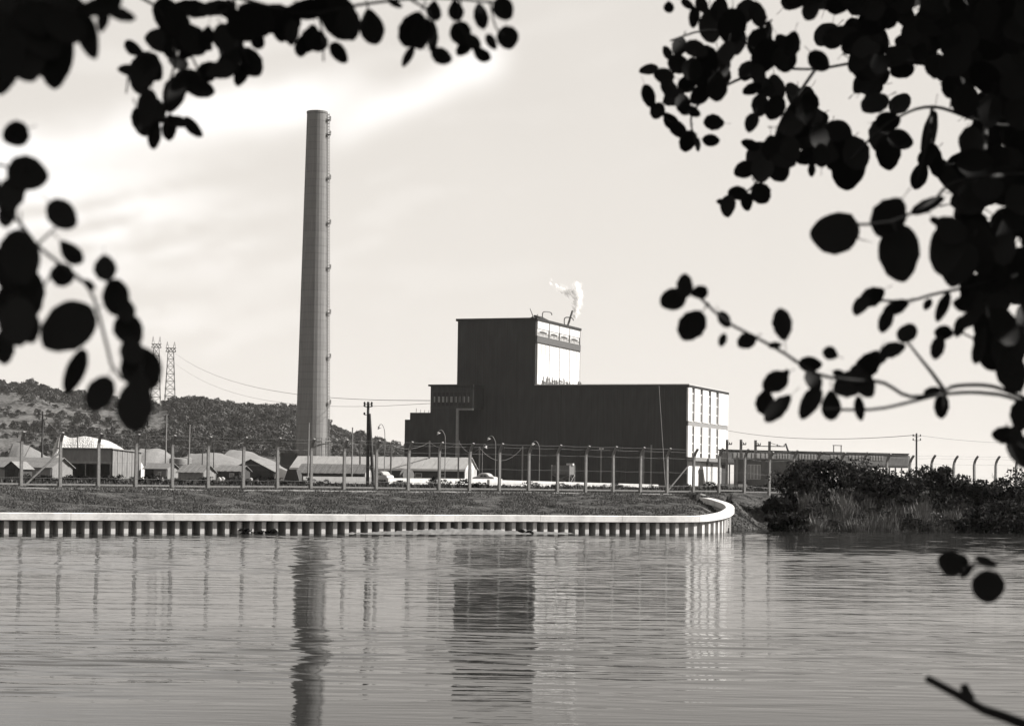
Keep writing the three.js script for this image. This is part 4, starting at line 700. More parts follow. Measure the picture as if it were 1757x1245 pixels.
// ───────────── raised gallery and masts on the right ─────────────
{
  const Z = 470, a = ground(1246, Z), b = ground(1562, Z + 25), d = b.clone().sub(a), L = Math.hypot(d.x, d.z), o = thing('raised_gallery', 'long low dark gallery with a band of windows raised on posts behind the bushes', 'gallery', a, -Math.atan2(d.z, d.x));
  const yT = at(1400, 774, Z + 10).y - GY, y0 = at(1400, 796, Z + 10).y - GY, m = mat(0.085, { map: 'streak', size: 6 });
  new MB().box(0, L - 0.7, y0, yT - 0.25, -3.2, 0).build('body', m, o); new MB().box(-0.2, L - 0.5, yT - 0.24, yT, -3.4, 0.25).build('roof', M.darkRoof, o);
  new MB().prism([[L - 0.69, y0], [L - 0.1, y0 + 0.4], [L, yT - 0.8], [L - 0.69, yT - 0.26]], -3.2, 0).build('end_cab', M.midgrey, o);
  new MB().box(0, L - 0.7, y0 - 0.5, y0 - 0.01, -3.0, 0.08).build('sill_beam', M.dark, o);
  const X = px => (px - 1246) / (1562 - 1246) * L;
  for (const [p0, p1, n] of [[1256, 1325, 9], [1329, 1352, 5], [1366, 1397, 6], [1420, 1445, 4], [1452, 1486, 6], [1490, 1514, 5]]) for (let i = 0; i < n; i++) { const x0 = lerp(X(p0), X(p1), i / n) + 0.12, x1 = lerp(X(p0), X(p1), (i + 1) / n) - 0.12; const w = new MB().box(x0, x1, yT - 2.0, yT - 0.7, 0.02, 0.07).build('window', M.midgrey, o); new MB().box(x0 + 0.1, x1 - 0.1, yT - 1.85, yT - 0.85, 0.08, 0.1).build('pane', i % 2 ? M.windowPale : M.glassGrey, w); }
  for (let px = 1262; px < 1560; px += 22) for (const z of [-2.8, -0.3]) new MB().box(X(px) - 0.13, X(px) + 0.13, -0.3, y0 - 0.5, z - 0.13, z + 0.13).build('support_post', M.grey, o);
  const fx0 = X(1431), fx1 = X(1444); new MB().box(fx0 - 0.09, fx0 + 0.09, yT, yT + 1.5, -1.2, -1.0).box(fx1 - 0.09, fx1 + 0.09, yT, yT + 1.5, -1.2, -1.0).box(fx0 - 0.2, fx1 + 0.2, yT + 1.51, yT + 1.7, -1.25, -0.95).build('roof_frame', M.steel, o);
}
for (const [px, py, Z, lab] of [[1247, 754, 455, 'mast with side arms against the corner of the turbine hall'], [1271, 754, 440, 'mast with side arms first clear of the turbine hall'], [1296, 755, 440, 'mast with side arms in the middle of the row'], [1320, 757, 440, 'mast with long side arms at the right of the row']]) {
  const g = ground(px, Z), H = at(px, py, Z).y - GY, t = thing('line_mast', lab, 'mast', g, 0, 'line masts beside the gallery'); new MB().box(-0.28, 0.28, -0.3, H, -0.2, 0.2).build('mast', px === 1296 ? M.grey : M.midgrey, t);
  const w = px === 1320 ? 3.4 : 1.1; new MB().bar(V(-w * (px === 1320 ? 1 : 0.2), H - 1.1, 0.3), V(w, H - 1.1, 0.3), 0.1, 0.1, 5).bar(V(0, H - 0.3, 0.3), V(w * 0.8, H - 1.1, 0.3), 0.06, 0.06, 4).build('side_arm', M.steel, t);
  for (const s of [0.5, 0.95]) new MB().bar(V(w * s, H - 1.05, 0.3), V(w * s, H - 0.6, 0.3), 0.12, 0.09, 6).build('insulator', M.dark, t);
}
{ const t = thing('jib', 'short dark leaning jib above the gallery roof', 'jib', at(1353, 773, 480), 0); new MB().bar(V(0.3, -1, 0), V(-0.7, 1.75, 0), 0.28, 0.22, 6).build('boom', M.dark, t); new MB().bar(V(0.5, -1, 0.3), V(-0.5, 1.2, 0.3), 0.08, 0.08, 4).build('stay', M.steel, t); }
sagging('telephone_wire', at(1247, 738, 460), V(...ground(1573, 300).toArray()).setY(at(1573, 746, 300).y), 1.2, 0.045, M.lattice, 'thin wire from the turbine hall to the telephone pole', 'cable');
sagging('telephone_wire', ground(1573, 300).setY(at(1573, 746, 300).y), at(1900, 752, 330), 1.0, 0.03, M.lattice, 'thin wire running right from the telephone pole', 'cable');

// ───────────── shrubs and reeds on the right bank ─────────────
{
  const spots = [ // bearing, depth, top row, half width px, tone, label
    [1372, 137, 792, 34, 1, 'dark shrub at the left end of the thicket'],
    [1412, 139, 780, 44, 1, 'big dark shrub next to the left end of the thicket'],
    [1458, 138, 784, 42, 0, 'big dark shrub left of the telephone pole'],
    [1508, 137, 800, 40, 1, 'lower dark shrub below the right end of the gallery'],
    [1558, 138, 806, 40, 1, 'low dark shrub at the foot of the telephone pole'],
    [1606, 139, 794, 38, 0, 'leafy shrub right of the telephone pole'],
    [1648, 138, 818, 34, 1, 'low dark shrub between the leafy shrub and the far right'],
    [1690, 138, 818, 36, 1, 'dark rounded shrub near the right edge'],
    [1735, 139, 805, 44, 1, 'tall dark shrub at the right edge'],
    [1338, 136, 846, 22, 1, 'small shrub beside the curved end of the quay'],
    [1690, 131, 858, 44, 1, 'black shrub overhanging the water near the right edge'],
    [1752, 131, 850, 40, 1, 'black shrub overhanging the water at the right edge'],
    [1350, 127.5, 872, 30, 1, 'dark bramble at the water left of the reeds'],
    [1440, 136.5, 838, 40, 1, 'dark bramble rising behind the reeds on the left'],
    [1540, 136.5, 842, 44, 1, 'dark bramble rising behind the reeds in the middle'],
    [1620, 137, 842, 40, 1, 'dark bramble rising behind the reeds on the right'],
  ];
  spots.forEach(([px, Z, py, hw, dk, lab], i) => {
    const p = at(px, hor(px), Z), y = landY(kOf(px), Z), top = at(px, py, Z).y - y, r = hw / F * Z * 1.25, o = thing('shrub', lab, 'shrub', V(p.x, y - 0.15, p.z), 0, 'shrubs on the right bank');
    const big = 3400; const f = shade(new THREE.Mesh(leafCloud(300 + i, big, r * 1.05, top * 0.52, r * 0.9, 0.19, 26, 0.15), dk ? M.foliageDark : M.foliage)); f.name = 'foliage'; o.add(f);
    const m = new MB(), rr = rng(500 + i); for (let j = 0; j < 7; j++) { const a = rr() * 6.28; m.tube([V(0.1 * Math.cos(a), 0, 0.1 * Math.sin(a)), V(Math.cos(a) * r * 0.3, top * 0.45, Math.sin(a) * r * 0.3), V(Math.cos(a) * r * 0.6, top * (0.75 + 0.25 * rr()), Math.sin(a) * r * 0.6)], 0.035, 0.01, 4, 6); } m.build('stems', M.bark, o);
  });
  const list = [], reedG = bladeTuft(44, 16, 1.0, 0.22, 0.016);
  for (let i = 0; i < 8200; i++) { const px = lerp(1376, 1668, R()), Z = shore(kOf(px)) + 0.1 + 7.5 * R(), n = fbm(px * 0.03, Z * 0.4, 3, 3); if (n < -0.18 && R() < 0.85) continue; const s = 0.35 + 0.75 * R() * (0.7 + n); list.push({ p: V(kOf(px) * Z, landY(kOf(px), Z) - 0.05, -Z), s: V(s, s * (0.9 + 0.5 * R()), s), turn: R() * 6.28, tone: clamp(0.35 + 1.0 * R() + 0.9 * n, 0.2, 2) }); }
  scatter('reeds', reedG, M.reed, list, 'pale reeds and rank grass along the water on the right', 'reeds');
  const l4 = []; for (let i = 0; i < 150; i++) { const px = lerp(1370, 1670, R()), Z = shore(kOf(px)) + 0.3 + 8 * R(), q = 0.25 + 0.5 * R() * R(); l4.push({ p: V(kOf(px) * Z, landY(kOf(px), Z) - 0.05, -Z), s: V(q * (0.8 + 0.8 * R()), q, q), turn: R() * 6.28, tone: 0.25 + 1.1 * R() * R() }); }
  scatter('bank_scrub', leafCloud(92, 320, 1.2, 0.9, 1.1, 0.2, 16), M.reed, l4, 'low mixed scrub among the reeds on the right bank', 'scrub');
  const l2 = []; for (let i = 0; i < 5200; i++) { const px = lerp(1262, 1790, R()), Z = shore(kOf(px)) + 0.2 + 14 * R(); l2.push({ p: V(kOf(px) * Z, landY(kOf(px), Z) - 0.03, -Z), s: (px < 1345 ? 0.35 : 0.7) * (0.6 + 1.2 * R()), turn: R() * 6.28, tone: 0.35 + 0.8 * R() }); }
  scatter('bank_weeds', bladeTuft(45, 10, 0.26, 0.2, 0.02), M.grass, l2, 'dark weeds on the earth bank beside the quay end', 'weeds');
}

// ───────────── the two alders the photographer stands between ─────────────
function leafGeo(seed, round) {                // blade along +x from 0 to 1, width along y, stalk behind; about 44 triangles
  const r = rng(seed), n = 11, pos = [], idx = [], bend = (r() - 0.5) * 0.35, cup = 0.10 + 0.14 * r(), wob = r() * 6;
  for (let i = 0; i <= n; i++) {
    const t = (1 - Math.cos(Math.PI * i / n)) / 2, w = 0.5 * Math.pow(Math.sin(Math.PI * Math.pow(t, round)), 0.55) * (i === 0 || i === n ? 0 : 1) * (1 + 0.045 * Math.sin(i * 2.9 + wob));
    const z = bend * (t - 0.5) * (t - 0.5);
    for (const s of [-1, 0, 1]) pos.push(t - 0.5 + (s ? 0.012 * Math.sin(i * 5 + s) : 0), s * w, z + (s ? cup * w : 0));
  }
  for (let i = 0; i < n; i++) for (let j = 0; j < 2; j++) { const a = i * 3 + j, b = a + 3; idx.push(a, b, a + 1, b, b + 1, a + 1); }
  const k = pos.length / 3; for (const x of [-0.49, -0.82]) for (let j = 0; j < 3; j++) { const a = j / 3 * 6.283; pos.push(x, Math.cos(a) * 0.016 + (x < -0.6 ? (r() - 0.5) * 0.08 : 0), Math.sin(a) * 0.016 + bend * 0.25); }
  for (let j = 0; j < 3; j++) { const a = k + j, b = k + (j + 1) % 3; idx.push(a, b, a + 3, b, b + 3, a + 3); }
  const g = new THREE.BufferGeometry(); g.setAttribute('position', new THREE.Float32BufferAttribute(pos, 3)); g.setIndex(idx); g.computeVertexNormals(); return boxUV(g);
}
const leafGs = [[1, 0.95], [2, 0.8], [3, 1.1], [4, 0.9], [5, 1.25], [6, 0.85]].map(a => leafGeo(...a));
const LR = rng(808);
function addLeaf(tree, px, py, len, wid, ang, Z) {
  len *= 1.02; wid *= 1.06;
  const p = at(px, py, Z), a = ang * Math.PI / 180, tip = vx.clone().multiplyScalar(Math.cos(a)).addScaledVector(vy, -Math.sin(a)), nor = p.clone().sub(camera.position).normalize().negate();
  tip.addScaledVector(nor, -tip.dot(nor)).normalize();
  const roll = (LR() - 0.5) * 1.3, nod = (LR() - 0.5) * 0.9;
  const side = nor.clone().cross(tip); let N = nor.clone().applyAxisAngle(tip, roll), S = side.clone().applyAxisAngle(tip, roll); const T = tip.clone().applyAxisAngle(S, nod); N.applyAxisAngle(S, nod);
  const o = shade(new THREE.Mesh(leafGs[Math.floor(LR() * leafGs.length)], M.leaf)); o.name = 'leaf';
  const l = len / F * Z / Math.cos(nod), w = wid / F * Z / Math.cos(roll);
  o.matrixAutoUpdate = true; const m = new THREE.Matrix4().makeBasis(T, S, N); o.quaternion.setFromRotationMatrix(m); o.scale.set(l, w, (l + w) / 2); o.position.copy(p).sub(tree.position); tree.add(o); return o;
}
function makeTree(name, label, x, z, seed) {
  const t = thing(name, label, 'tree', V(x, 1.3, z)), r = rng(seed);
  new MB().tube([V(0, -0.3, 0), V(0.03, 1.2, 0.02), V(-0.06 * Math.sign(x), 3, -0.05), V(0.05, 5.2, 0.05), V(0, 7.5, 0)], 0.17, 0.05, 12, 30).build('trunk', M.bark, t); return t;
}
function twig(tree, pts, w0, w1, name = 'twig', root = true) {
  const q = pts.map(([px, py, Z]) => at(px, py, Z).sub(tree.position)); if (root) { const h = q[0].y; q.unshift(V(0, Math.max(0.4, h - 0.25), 0)); }
  const z0 = pts[0][2]; return new MB().tube(q, w0 / 2 / F * z0, w1 / 2 / F * z0, 6, 14 + q.length * 6).build(name, M.bark, tree);
}
const right = makeTree('alder_tree', 'dark alder leaning in from the right with round leaves against the sky', 2.0, -5.4, 3);
const left = makeTree('alder_tree', 'dark alder whose leafy twigs hang in from the top left', -2.0, -3.6, 4);

// right tree: twigs
const rt = [
  [[[1900, 770, 4.7], [1757, 691, 4.3], [1690, 674, 4.2], [1620, 676, 4.1], [1560, 690, 4.05], [1500, 702, 4.0], [1410, 702, 4.0]], 13, 4],
  [[[1900, 735, 4.7], [1757, 682, 4.3], [1700, 662, 4.2], [1640, 662, 4.15], [1615, 673, 4.1], [1560, 680, 4.08], [1515, 656, 4.05], [1460, 652, 4.0], [1400, 640, 4.0], [1345, 605, 4.0], [1300, 580, 4.0], [1245, 550, 4.0], [1196, 505, 4.0]], 11, 4],
  [[[1900, 440, 5.0], [1720, 480, 4.5], [1640, 497, 4.4], [1600, 505, 4.4], [1560, 516, 4.4], [1505, 515, 4.4]], 10, 4],
  [[[1900, 300, 5.0], [1740, 300, 4.5], [1640, 312, 4.2], [1600, 345, 4.1], [1530, 380, 4.0], [1468, 385, 4.0]], 10, 4],
  [[[1900, 80, 6.4], [1700, 110, 6.2], [1500, 105, 6.2], [1400, 118, 6.2], [1330, 110, 6.1], [1260, 60, 6.0], [1205, 53, 6.0], [1150, 70, 6.0]], 12, 3],
  [[[1900, 200, 5.8], [1720, 215, 5.6], [1600, 183, 5.5], [1520, 215, 5.4], [1460, 275, 5.3]], 10, 4],
  [[[1900, 905, 3.9], [1757, 946, 3.6], [1700, 966, 3.55], [1645, 972, 3.5]], 7, 3],
  [[[1900, 560, 4.8], [1760, 575, 4.4], [1700, 590, 4.3], [1640, 565, 4.3]], 9, 3],
  [[[1900, 780, 4.2], [1770, 770, 3.9], [1725, 745, 3.8]], 8, 3],
];
for (const [p, a, b] of rt) twig(right, p, a, b);
for (const [p, a, b] of [
  [[[1620, 668, 4.1], [1600, 640, 4.1], [1580, 615, 4.1], [1555, 583, 4.1]], 8, 4],
  [[[1400, 118, 6.2], [1345, 200, 6.1], [1322, 260, 6.0], [1292, 320, 6.0], [1236, 346, 6.0]], 7, 3],
  [[[1330, 110, 6.1], [1240, 150, 6.0], [1188, 195, 6.0], [1196, 255, 6.0]], 6, 3],
  [[[1600, 183, 5.5], [1590, 250, 5.4], [1575, 310, 5.4]], 6, 3],
  [[[1700, 110, 6.2], [1690, 250, 5.6], [1680, 380, 5.0], [1690, 500, 4.6]], 10, 5],
  [[[1620, 674, 4.1], [1618, 700, 4.1]], 4, 3], [[[1530, 380, 4.0], [1545, 410, 4.0]], 4, 3],
]) twig(right, p, a, b, 'twig', false);
twig(right, [[1960, 1330, 3.5], [1757, 1242, 3.35], [1690, 1218, 3.3], [1650, 1195, 3.3], [1590, 1163, 3.3]], 84, 13, 'dead_limb');
twig(right, [[1664, 1200, 3.3], [1658, 1186, 3.3], [1654, 1174, 3.3]], 24, 14, 'limb_stub', false);
// right tree: leaves that show singly  [px, py, length, width, direction]
const near = [[1432, 402, 80, 72, 200], [1525, 372, 74, 58, 130], [1545, 435, 98, 68, 85], [1592, 352, 62, 22, 155], [1606, 379, 22, 13, 200], [1628, 425, 100, 58, 95], [1648, 455, 80, 54, 110], [1632, 395, 60, 44, 40],
  [1497, 508, 46, 32, 150], [1478, 525, 38, 25, 115], [1535, 527, 44, 24, 150], [1520, 551, 42, 24, 112], [1548, 521, 24, 17, 170], [1592, 522, 22, 14, 120], [1618, 526, 54, 20, 108], [1652, 520, 32, 27, 200], [1667, 546, 54, 24, 150]];
const mid = [[1558, 572, 36, 32, 290], [1532, 600, 46, 26, 165], [1516, 612, 26, 14, 110], [1490, 625, 58, 37, 120], [1458, 660, 56, 44, 180], [1486, 662, 44, 34, 60], [1476, 700, 42, 18, 92], [1425, 606, 28, 23, 200], [1425, 695, 52, 33, 92], [1390, 692, 62, 31, 118], [1396, 655, 40, 28, 80], [1391, 624, 40, 26, 10],
  [1620, 570, 32, 26, 200], [1646, 560, 36, 20, 125], [1610, 596, 42, 24, 118], [1616, 696, 44, 25, 90], [1600, 671, 30, 15, 170], [1155, 513, 46, 37, 160], [1176, 490, 42, 28, 280], [1200, 500, 30, 24, 330], [1187, 558, 58, 45, 125], [1243, 548, 32, 20, 60], [1240, 583, 24, 14, 105], [1281, 585, 34, 27, 150], [1344, 556, 56, 33, 265], [1330, 592, 24, 12, 175],
  [1330, 655, 48, 36, 145], [1313, 690, 44, 32, 95], [1334, 700, 62, 29, 142], [1345, 645, 28, 14, 300], [1440, 640, 22, 14, 30], [1470, 640, 30, 22, 100],
  [1700, 590, 92, 60, 75], [1735, 600, 84, 60, 80], [1681, 592, 66, 22, 104], [1738, 640, 70, 50, 70], [1722, 560, 70, 46, 40], [1700, 555, 60, 40, 150], [1725, 745, 44, 30, 195], [1752, 775, 66, 40, 70], [1752, 712, 54, 36, 95], [1745, 750, 40, 26, 60]];
const low = [[1632, 965, 46, 43, 200], [1652, 962, 24, 22, 20], [1692, 964, 40, 17, 200], [1660, 978, 36, 13, 140], [1695, 1006, 56, 54, 95]];
const farL = [[1148, 12, 20, 18, 90], [1191, 30, 36, 19, 100], [1222, 45, 58, 42, 80], [1255, 45, 62, 48, 90], [1268, 74, 42, 27, 90], [1280, 20, 44, 34, 100], [1235, 15, 44, 30, 100], [1205, 10, 30, 20, 60], [1180, 8, 26, 14, 20],
  [1146, 90, 26, 15, 240], [1165, 80, 34, 26, 120], [1195, 85, 42, 28, 30], [1215, 100, 48, 36, 60], [1236, 110, 44, 32, 90], [1248, 92, 40, 30, 90], [1230, 148, 52, 35, 96], [1165, 110, 40, 32, 200], [1187, 118, 40, 34, 100], [1207, 133, 40, 34, 60], [1180, 142, 38, 28, 140], [1140, 130, 36, 26, 190], [1113, 120, 34, 18, 165], [1150, 152, 38, 26, 210], [1113, 165, 42, 23, 70], [1128, 190, 30, 25, 120], [1156, 167, 40, 28, 160], [1172, 180, 38, 26, 60], [1190, 191, 28, 17, 30], [1150, 206, 34, 23, 55], [1165, 222, 38, 24, 45], [1180, 242, 38, 29, 100], [1197, 248, 24, 10, 90], [1200, 162, 40, 30, 150], [1225, 128, 40, 30, 60], [1242, 130, 34, 26, 100],
  [1225, 210, 36, 27, 182], [1220, 240, 30, 21, 15], [1302, 25, 44, 29, 95], [1320, 50, 28, 12, 80], [1303, 72, 52, 42, 120], [1312, 95, 58, 46, 90], [1349, 98, 52, 36, 100], [1345, 76, 40, 30, 60], [1282, 122, 36, 29, 110], [1302, 126, 34, 26, 60], [1290, 152, 34, 20, 150], [1310, 150, 42, 30, 40], [1332, 150, 46, 34, 90], [1305, 180, 40, 29, 100], [1290, 211, 34, 23, 105], [1330, 185, 44, 34, 120], [1288, 248, 34, 18, 205], [1302, 265, 48, 38, 150], [1277, 291, 38, 29, 160], [1310, 290, 48, 38, 100], [1336, 290, 46, 40, 70], [1347, 276, 38, 29, 40], [1325, 255, 46, 36, 90], [1393, 291, 25, 13, 92], [1265, 330, 32, 25, 160], [1281, 346, 32, 21, 80], [1306, 332, 38, 34, 60], [1250, 354, 38, 26, 92], [1240, 346, 22, 12, 200],
  [1455, 290, 72, 56, 96], [1440, 265, 60, 44, 130], [1470, 262, 60, 46, 60], [1525, 262, 60, 42, 92], [1515, 232, 60, 46, 120], [1545, 240, 46, 32, 20], [1596, 235, 88, 24, 94], [1578, 300, 52, 28, 114], [1605, 275, 60, 26, 80], [1628, 305, 84, 30, 58], [1592, 268, 40, 26, 140], [1642, 285, 60, 40, 120]];
for (const a of near) addLeaf(right, ...a, 4.0 + 0.3 * LR());
for (const a of mid) addLeaf(right, ...a, 4.0 + 0.25 * LR());
for (const a of low) addLeaf(right, ...a, 3.45 + 0.15 * LR());
for (const a of farL) addLeaf(right, ...a, 5.7 + 0.6 * LR());
{ // the thick of the crown at the top right
  const poly = [[1352, -10], [1775, -10], [1775, 560], [1690, 560], [1660, 480], [1655, 340], [1668, 260], [1655, 212], [1600, 168], [1560, 186], [1500, 225], [1440, 238], [1415, 282], [1382, 270], [1345, 250], [1325, 205], [1345, 150], [1338, 110], [1358, 60]];
  const holes = [[1415, 25, 8], [1450, 28, 9], [1535, 52, 13], [1536, 76, 6], [1571, 15, 9], [1447, 98, 13], [1430, 110, 9], [1450, 140, 9], [1445, 180, 15], [1404, 150, 11], [1420, 150, 7], [1530, 150, 15], [1575, 128, 13], [1604, 152, 17], [1560, 210, 16], [1625, 228, 28], [1640, 205, 16], [1480, 200, 13], [1490, 245, 14], [1680, 150, 9], [1665, 150, 7], [1725, 242, 9], [1712, 350, 9], [1702, 365, 7], [1375, 30, 8], [1378, 50, 8], [1385, 75, 6], [1384, 100, 9], [1355, 130, 14], [1345, 180, 9], [1690, 375, 7], [1742, 420, 8], [1741, 475, 9], [1664, 465, 9], [1650, 500, 12], [1740, 540, 14], [1675, 62, 5]];
  const inside = (x, y) => { let c = false; for (let i = 0, j = poly.length - 1; i < poly.length; j = i++) { const [xi, yi] = poly[i], [xj, yj] = poly[j]; if (yi > y !== yj > y && x < (xj - xi) * (y - yi) / (yj - yi) + xi) c = !c; } return c; };
  for (let gy = 0; gy < 570; gy += 25) for (let gx = 1340; gx < 1790; gx += 25) { const x = gx + (LR() - 0.5) * 20 + (gy / 25 % 2) * 12, y = gy + (LR() - 0.5) * 20; if (!inside(x, y)) continue; if (holes.some(([hx, hy_, r]) => Math.hypot(x - hx, y - hy_) < r + 12)) continue; const dn = x > 1640 ? 1.25 : 0.86; addLeaf(right, x, y, (42 + 16 * LR()) * dn, (32 + 12 * LR()) * dn, LR() * 360, y > 300 ? 4.4 + 0.5 * LR() : 5.2 + 1.2 * LR()); }
  const keep = []; for (let i = 0; i < 900 && keep.length < 430; i++) { const x = lerp(1350, 1790, LR()), y = lerp(-10, 560, LR()); if (!inside(x, y) || holes.some(([hx, hy_, r]) => Math.hypot(x - hx, y - hy_) < r + 17)) continue; if (x < 1640 && y > 60 && LR() < 0.3) continue; keep.push([x, y]); }
  const im = new THREE.InstancedMesh(leafGs[3], M.leaf, keep.length); keep.forEach(([x, y], i) => { const o = addLeaf(right, x, y, 34 + 16 * LR(), 28 + 12 * LR(), LR() * 360, 6.2 + 1.0 * LR()); right.remove(o); o.updateMatrix(); im.setMatrixAt(i, o.matrix); }); im.name = 'inner_foliage'; im.userData.kind = 'stuff'; right.add(shade(im));
}
// left tree
for (const [p, a, b] of [
  [[[-140, 310, 3.0], [0, 358, 2.85], [30, 378, 2.8], [62, 420, 2.8], [100, 450, 2.8], [150, 490, 2.8], [166, 530, 2.8], [182, 590, 2.8], [197, 640, 2.8], [232, 660, 2.8]], 12, 5],
  [[[-140, 20, 3.0], [0, 50, 2.9], [60, 55, 2.85], [110, 42, 2.85], [150, 55, 2.85]], 12, 5],
  [[[-140, -60, 4.1], [100, -40, 4.0], [250, 0, 4.0], [296, 60, 4.0], [300, 105, 4.0], [285, 160, 4.0], [275, 205, 4.0]], 12, 4],
  [[[-140, -90, 4.2], [200, -60, 4.1], [380, -12, 4.0], [520, 22, 4.0], [630, 6, 4.0], [740, -4, 4.0], [866, 6, 4.0]], 13, 4],
  [[[-140, 260, 3.0], [-20, 280, 2.9], [45, 290, 2.8]], 8, 4], [[[-140, 520, 3.0], [-20, 520, 2.9], [40, 500, 2.8]], 8, 4],
]) twig(left, p, a, b);
for (const [p, a, b] of [[[[296, 60, 4], [330, 100, 4], [345, 140, 4]], 6, 3], [[[285, 160, 4], [284, 210, 4], [325, 214, 4]], 5, 3], [[[400, -6, 4], [410, 60, 4], [425, 110, 4]], 6, 3], [[[700, -4, 4], [738, 25, 4], [742, 80, 4]], 5, 3], [[[790, -2, 4], [790, 45, 4], [826, 88, 4]], 5, 3], [[[630, 6, 4], [632, 20, 4]], 4, 3], [[[545, 20, 4], [553, 60, 4], [555, 105, 4]], 5, 3], [[[100, 450, 2.8], [75, 490, 2.8], [60, 520, 2.8]], 5, 3], [[[62, 420, 2.8], [90, 395, 2.8], [106, 380, 2.8]], 5, 3], [[[235, 100, 4], [222, 120, 4], [216, 160, 4]], 4, 3], [[[840, 0, 4], [850, 45, 4], [866, 62, 4]], 4, 3]]) twig(left, p, a, b, 'twig', false);
for (const a of [[22, 50, 80, 66, 90], [70, 62, 90, 64, 60], [96, 96, 112, 56, 96], [46, 96, 88, 70, 72], [12, 92, 96, 56, 100], [10, 130, 70, 34, 112], [62, 30, 86, 56, 10], [112, 42, 80, 54, 25], [152, 62, 80, 36, 66], [132, 44, 70, 46, 40], [176, 36, 40, 20, 100], [206, 24, 54, 22, 18], [30, 8, 90, 50, 0], [100, 8, 100, 46, 5], [170, 8, 80, 34, 350], [75, 100, 70, 50, 80],
  [25, 228, 46, 43, 160], [47, 297, 70, 58, 20], [20, 332, 66, 44, 112], [12, 366, 50, 30, 100], [106, 368, 60, 46, 45], [121, 432, 52, 31, 52], [106, 471, 42, 39, 200], [36, 440, 92, 68, 100], [40, 500, 96, 70, 80], [30, 552, 84, 62, 82], [8, 592, 64, 36, 108], [48, 560, 60, 42, 75], [12, 460, 80, 50, 90], [10, 530, 80, 44, 90], [180, 460, 46, 38, 85], [197, 510, 64, 46, 70], [221, 566, 58, 48, 60], [242, 632, 80, 68, 62], [236, 690, 102, 60, 95], [116, 562, 104, 78, 152], [126, 636, 80, 34, 96], [172, 677, 66, 46, 112], [152, 488, 26, 14, 40], [212, 530, 50, 34, 80], [225, 600, 50, 40, 70]]) addLeaf(left, ...a, 2.75 + 0.2 * LR());
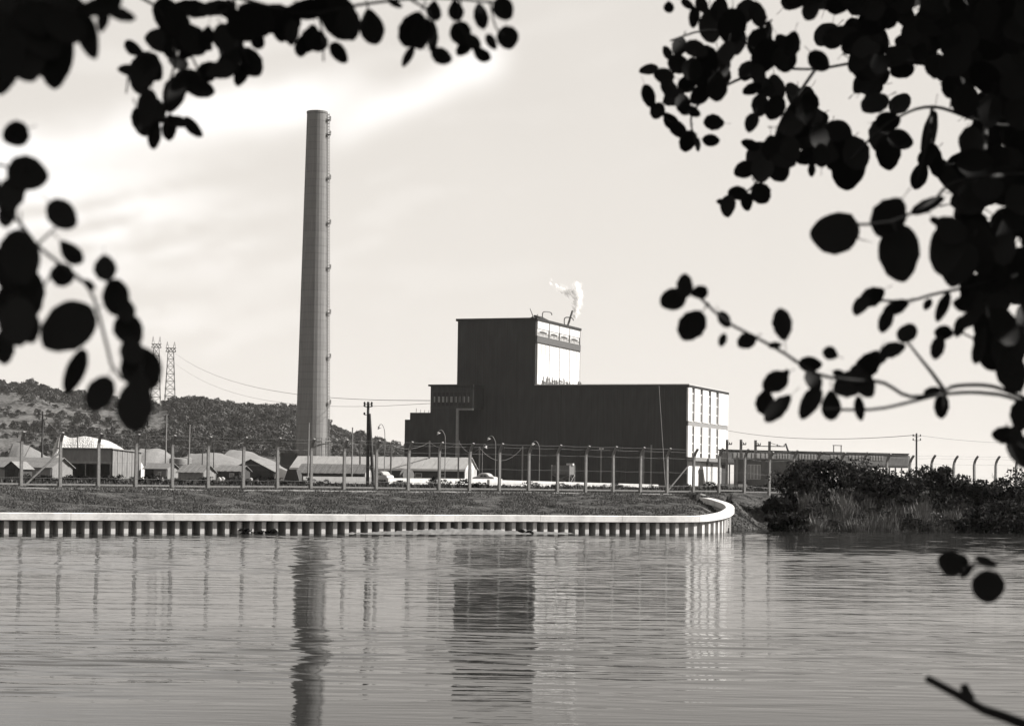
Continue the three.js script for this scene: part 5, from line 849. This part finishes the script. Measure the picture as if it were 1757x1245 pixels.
for (const a of [[230, 82, 36, 23, 195], [288, 28, 64, 46, 90], [302, 40, 60, 44, 60], [275, 70, 54, 42, 205], [306, 62, 58, 42, 60], [331, 68, 60, 46, 60], [352, 66, 44, 27, 92], [350, 76, 32, 18, 30], [320, 88, 34, 22, 120], [289, 86, 30, 19, 82], [305, 108, 36, 23, 205], [247, 126, 74, 48, 98], [218, 120, 34, 19, 185], [262, 118, 46, 34, 60], [322, 138, 58, 38, 160], [342, 150, 54, 33, 20], [296, 163, 62, 38, 112], [357, 122, 48, 33, 150], [378, 120, 50, 30, 170], [394, 80, 62, 44, 60], [394, 108, 58, 36, 118], [385, 66, 50, 40, 80], [420, 40, 66, 56, 60], [441, 70, 30, 24, 60], [432, 106, 54, 37, 62], [413, 128, 42, 24, 112], [255, 186, 64, 37, 112], [240, 210, 50, 29, 82], [263, 226, 60, 23, 95], [271, 190, 44, 25, 80], [290, 218, 46, 25, 95], [304, 208, 34, 19, 20], [331, 218, 44, 21, 36], [330, 14, 66, 30, 5], [372, 14, 66, 26, 355], [392, 20, 44, 22, 20],
  [440, 30, 70, 56, 30], [470, 30, 84, 50, 12], [490, 42, 62, 46, 112], [501, 56, 44, 25, 100], [530, 66, 50, 32, 100], [520, 76, 44, 25, 112], [540, 68, 48, 36, 35], [582, 28, 84, 60, 75], [598, 40, 60, 40, 80], [560, 14, 70, 40, 10], [525, 12, 70, 36, 5], [637, 46, 62, 41, 80], [581, 91, 42, 25, 50], [678, 5, 28, 12, 10], [707, 50, 64, 44, 112], [718, 60, 50, 34, 80], [735, 48, 36, 19, 90], [741, 62, 54, 19, 85], [758, 96, 38, 27, 22], [700, 97, 40, 15, 118], [746, 18, 34, 26, 100], [782, 18, 36, 27, 80], [790, 58, 42, 37, 60], [796, 82, 34, 21, 130], [826, 92, 36, 22, 45], [812, 74, 34, 22, 60], [824, 28, 44, 25, 92], [843, 72, 30, 17, 60], [871, 65, 40, 37, 85], [864, 15, 42, 35, 60]]) addLeaf(left, ...a, 3.9 + 0.3 * LR());
// rest of both crowns, out of view, widened and thickened to shade the leaves
{
  const inv = camQ.clone().invert(), seen = p => { const q = p.clone().sub(camera.position).applyQuaternion(inv); const dd = q.length(); if (dd < 1.7) return true; if (q.z > -0.05) return false; const mg = 60 + 0.16 * F / -q.z; return Math.abs(q.x / -q.z * F) < W0 / 2 + mg && Math.abs(MID - q.y / -q.z * F - H0 / 2) < H0 / 2 + mg; };
  for (const [tree, cx, cy, cz, rx, ry, rz, n, seed] of [[right, 3.2, 4.2, -3.2, 3.6, 3.6, 5.6, 42000, 61], [left, -2.6, 4.6, -1.2, 3.8, 3.4, 5.6, 24000, 62]]) {
    const r = rng(seed), o = new THREE.InstancedMesh(leafGs[0], M.leaf, n), m = new THREE.Matrix4(), q = new THREE.Quaternion(), e = new THREE.Euler(); let c = 0;
    for (let i = 0; i < n * 4 && c < n; i++) { const a = r() * 6.283, b = Math.acos(1 - 2 * r()), d = Math.cbrt(r()), p = V(cx + rx * d * Math.sin(b) * Math.cos(a), cy + ry * d * Math.cos(b), cz + rz * d * Math.sin(b) * Math.sin(a)); if (p.y < 1.7 || seen(p)) continue; if (fbm(p.x * 1.1, p.y * 1.1, p.z * 1.1 + seed, 2) < -0.1) continue; e.set(r() * 6.28, r() * 6.28, r() * 6.28); q.setFromEuler(e); const s = 0.07 + 0.035 * r(); m.compose(p.sub(tree.position), q, V(s, s * 0.85, s)); o.setMatrixAt(c++, m); }
    o.count = c; o.name = 'crown'; o.userData.kind = 'stuff'; tree.add(shade(o));
  }
}
scene.fog = new THREE.FogExp2(new THREE.Color().setRGB(0.86, 0.84, 0.81), 0.00004);
scene.traverse(o => { if (o.isMesh && (o.castShadow === false)) shade(o); });
renderer.render(scene, camera);
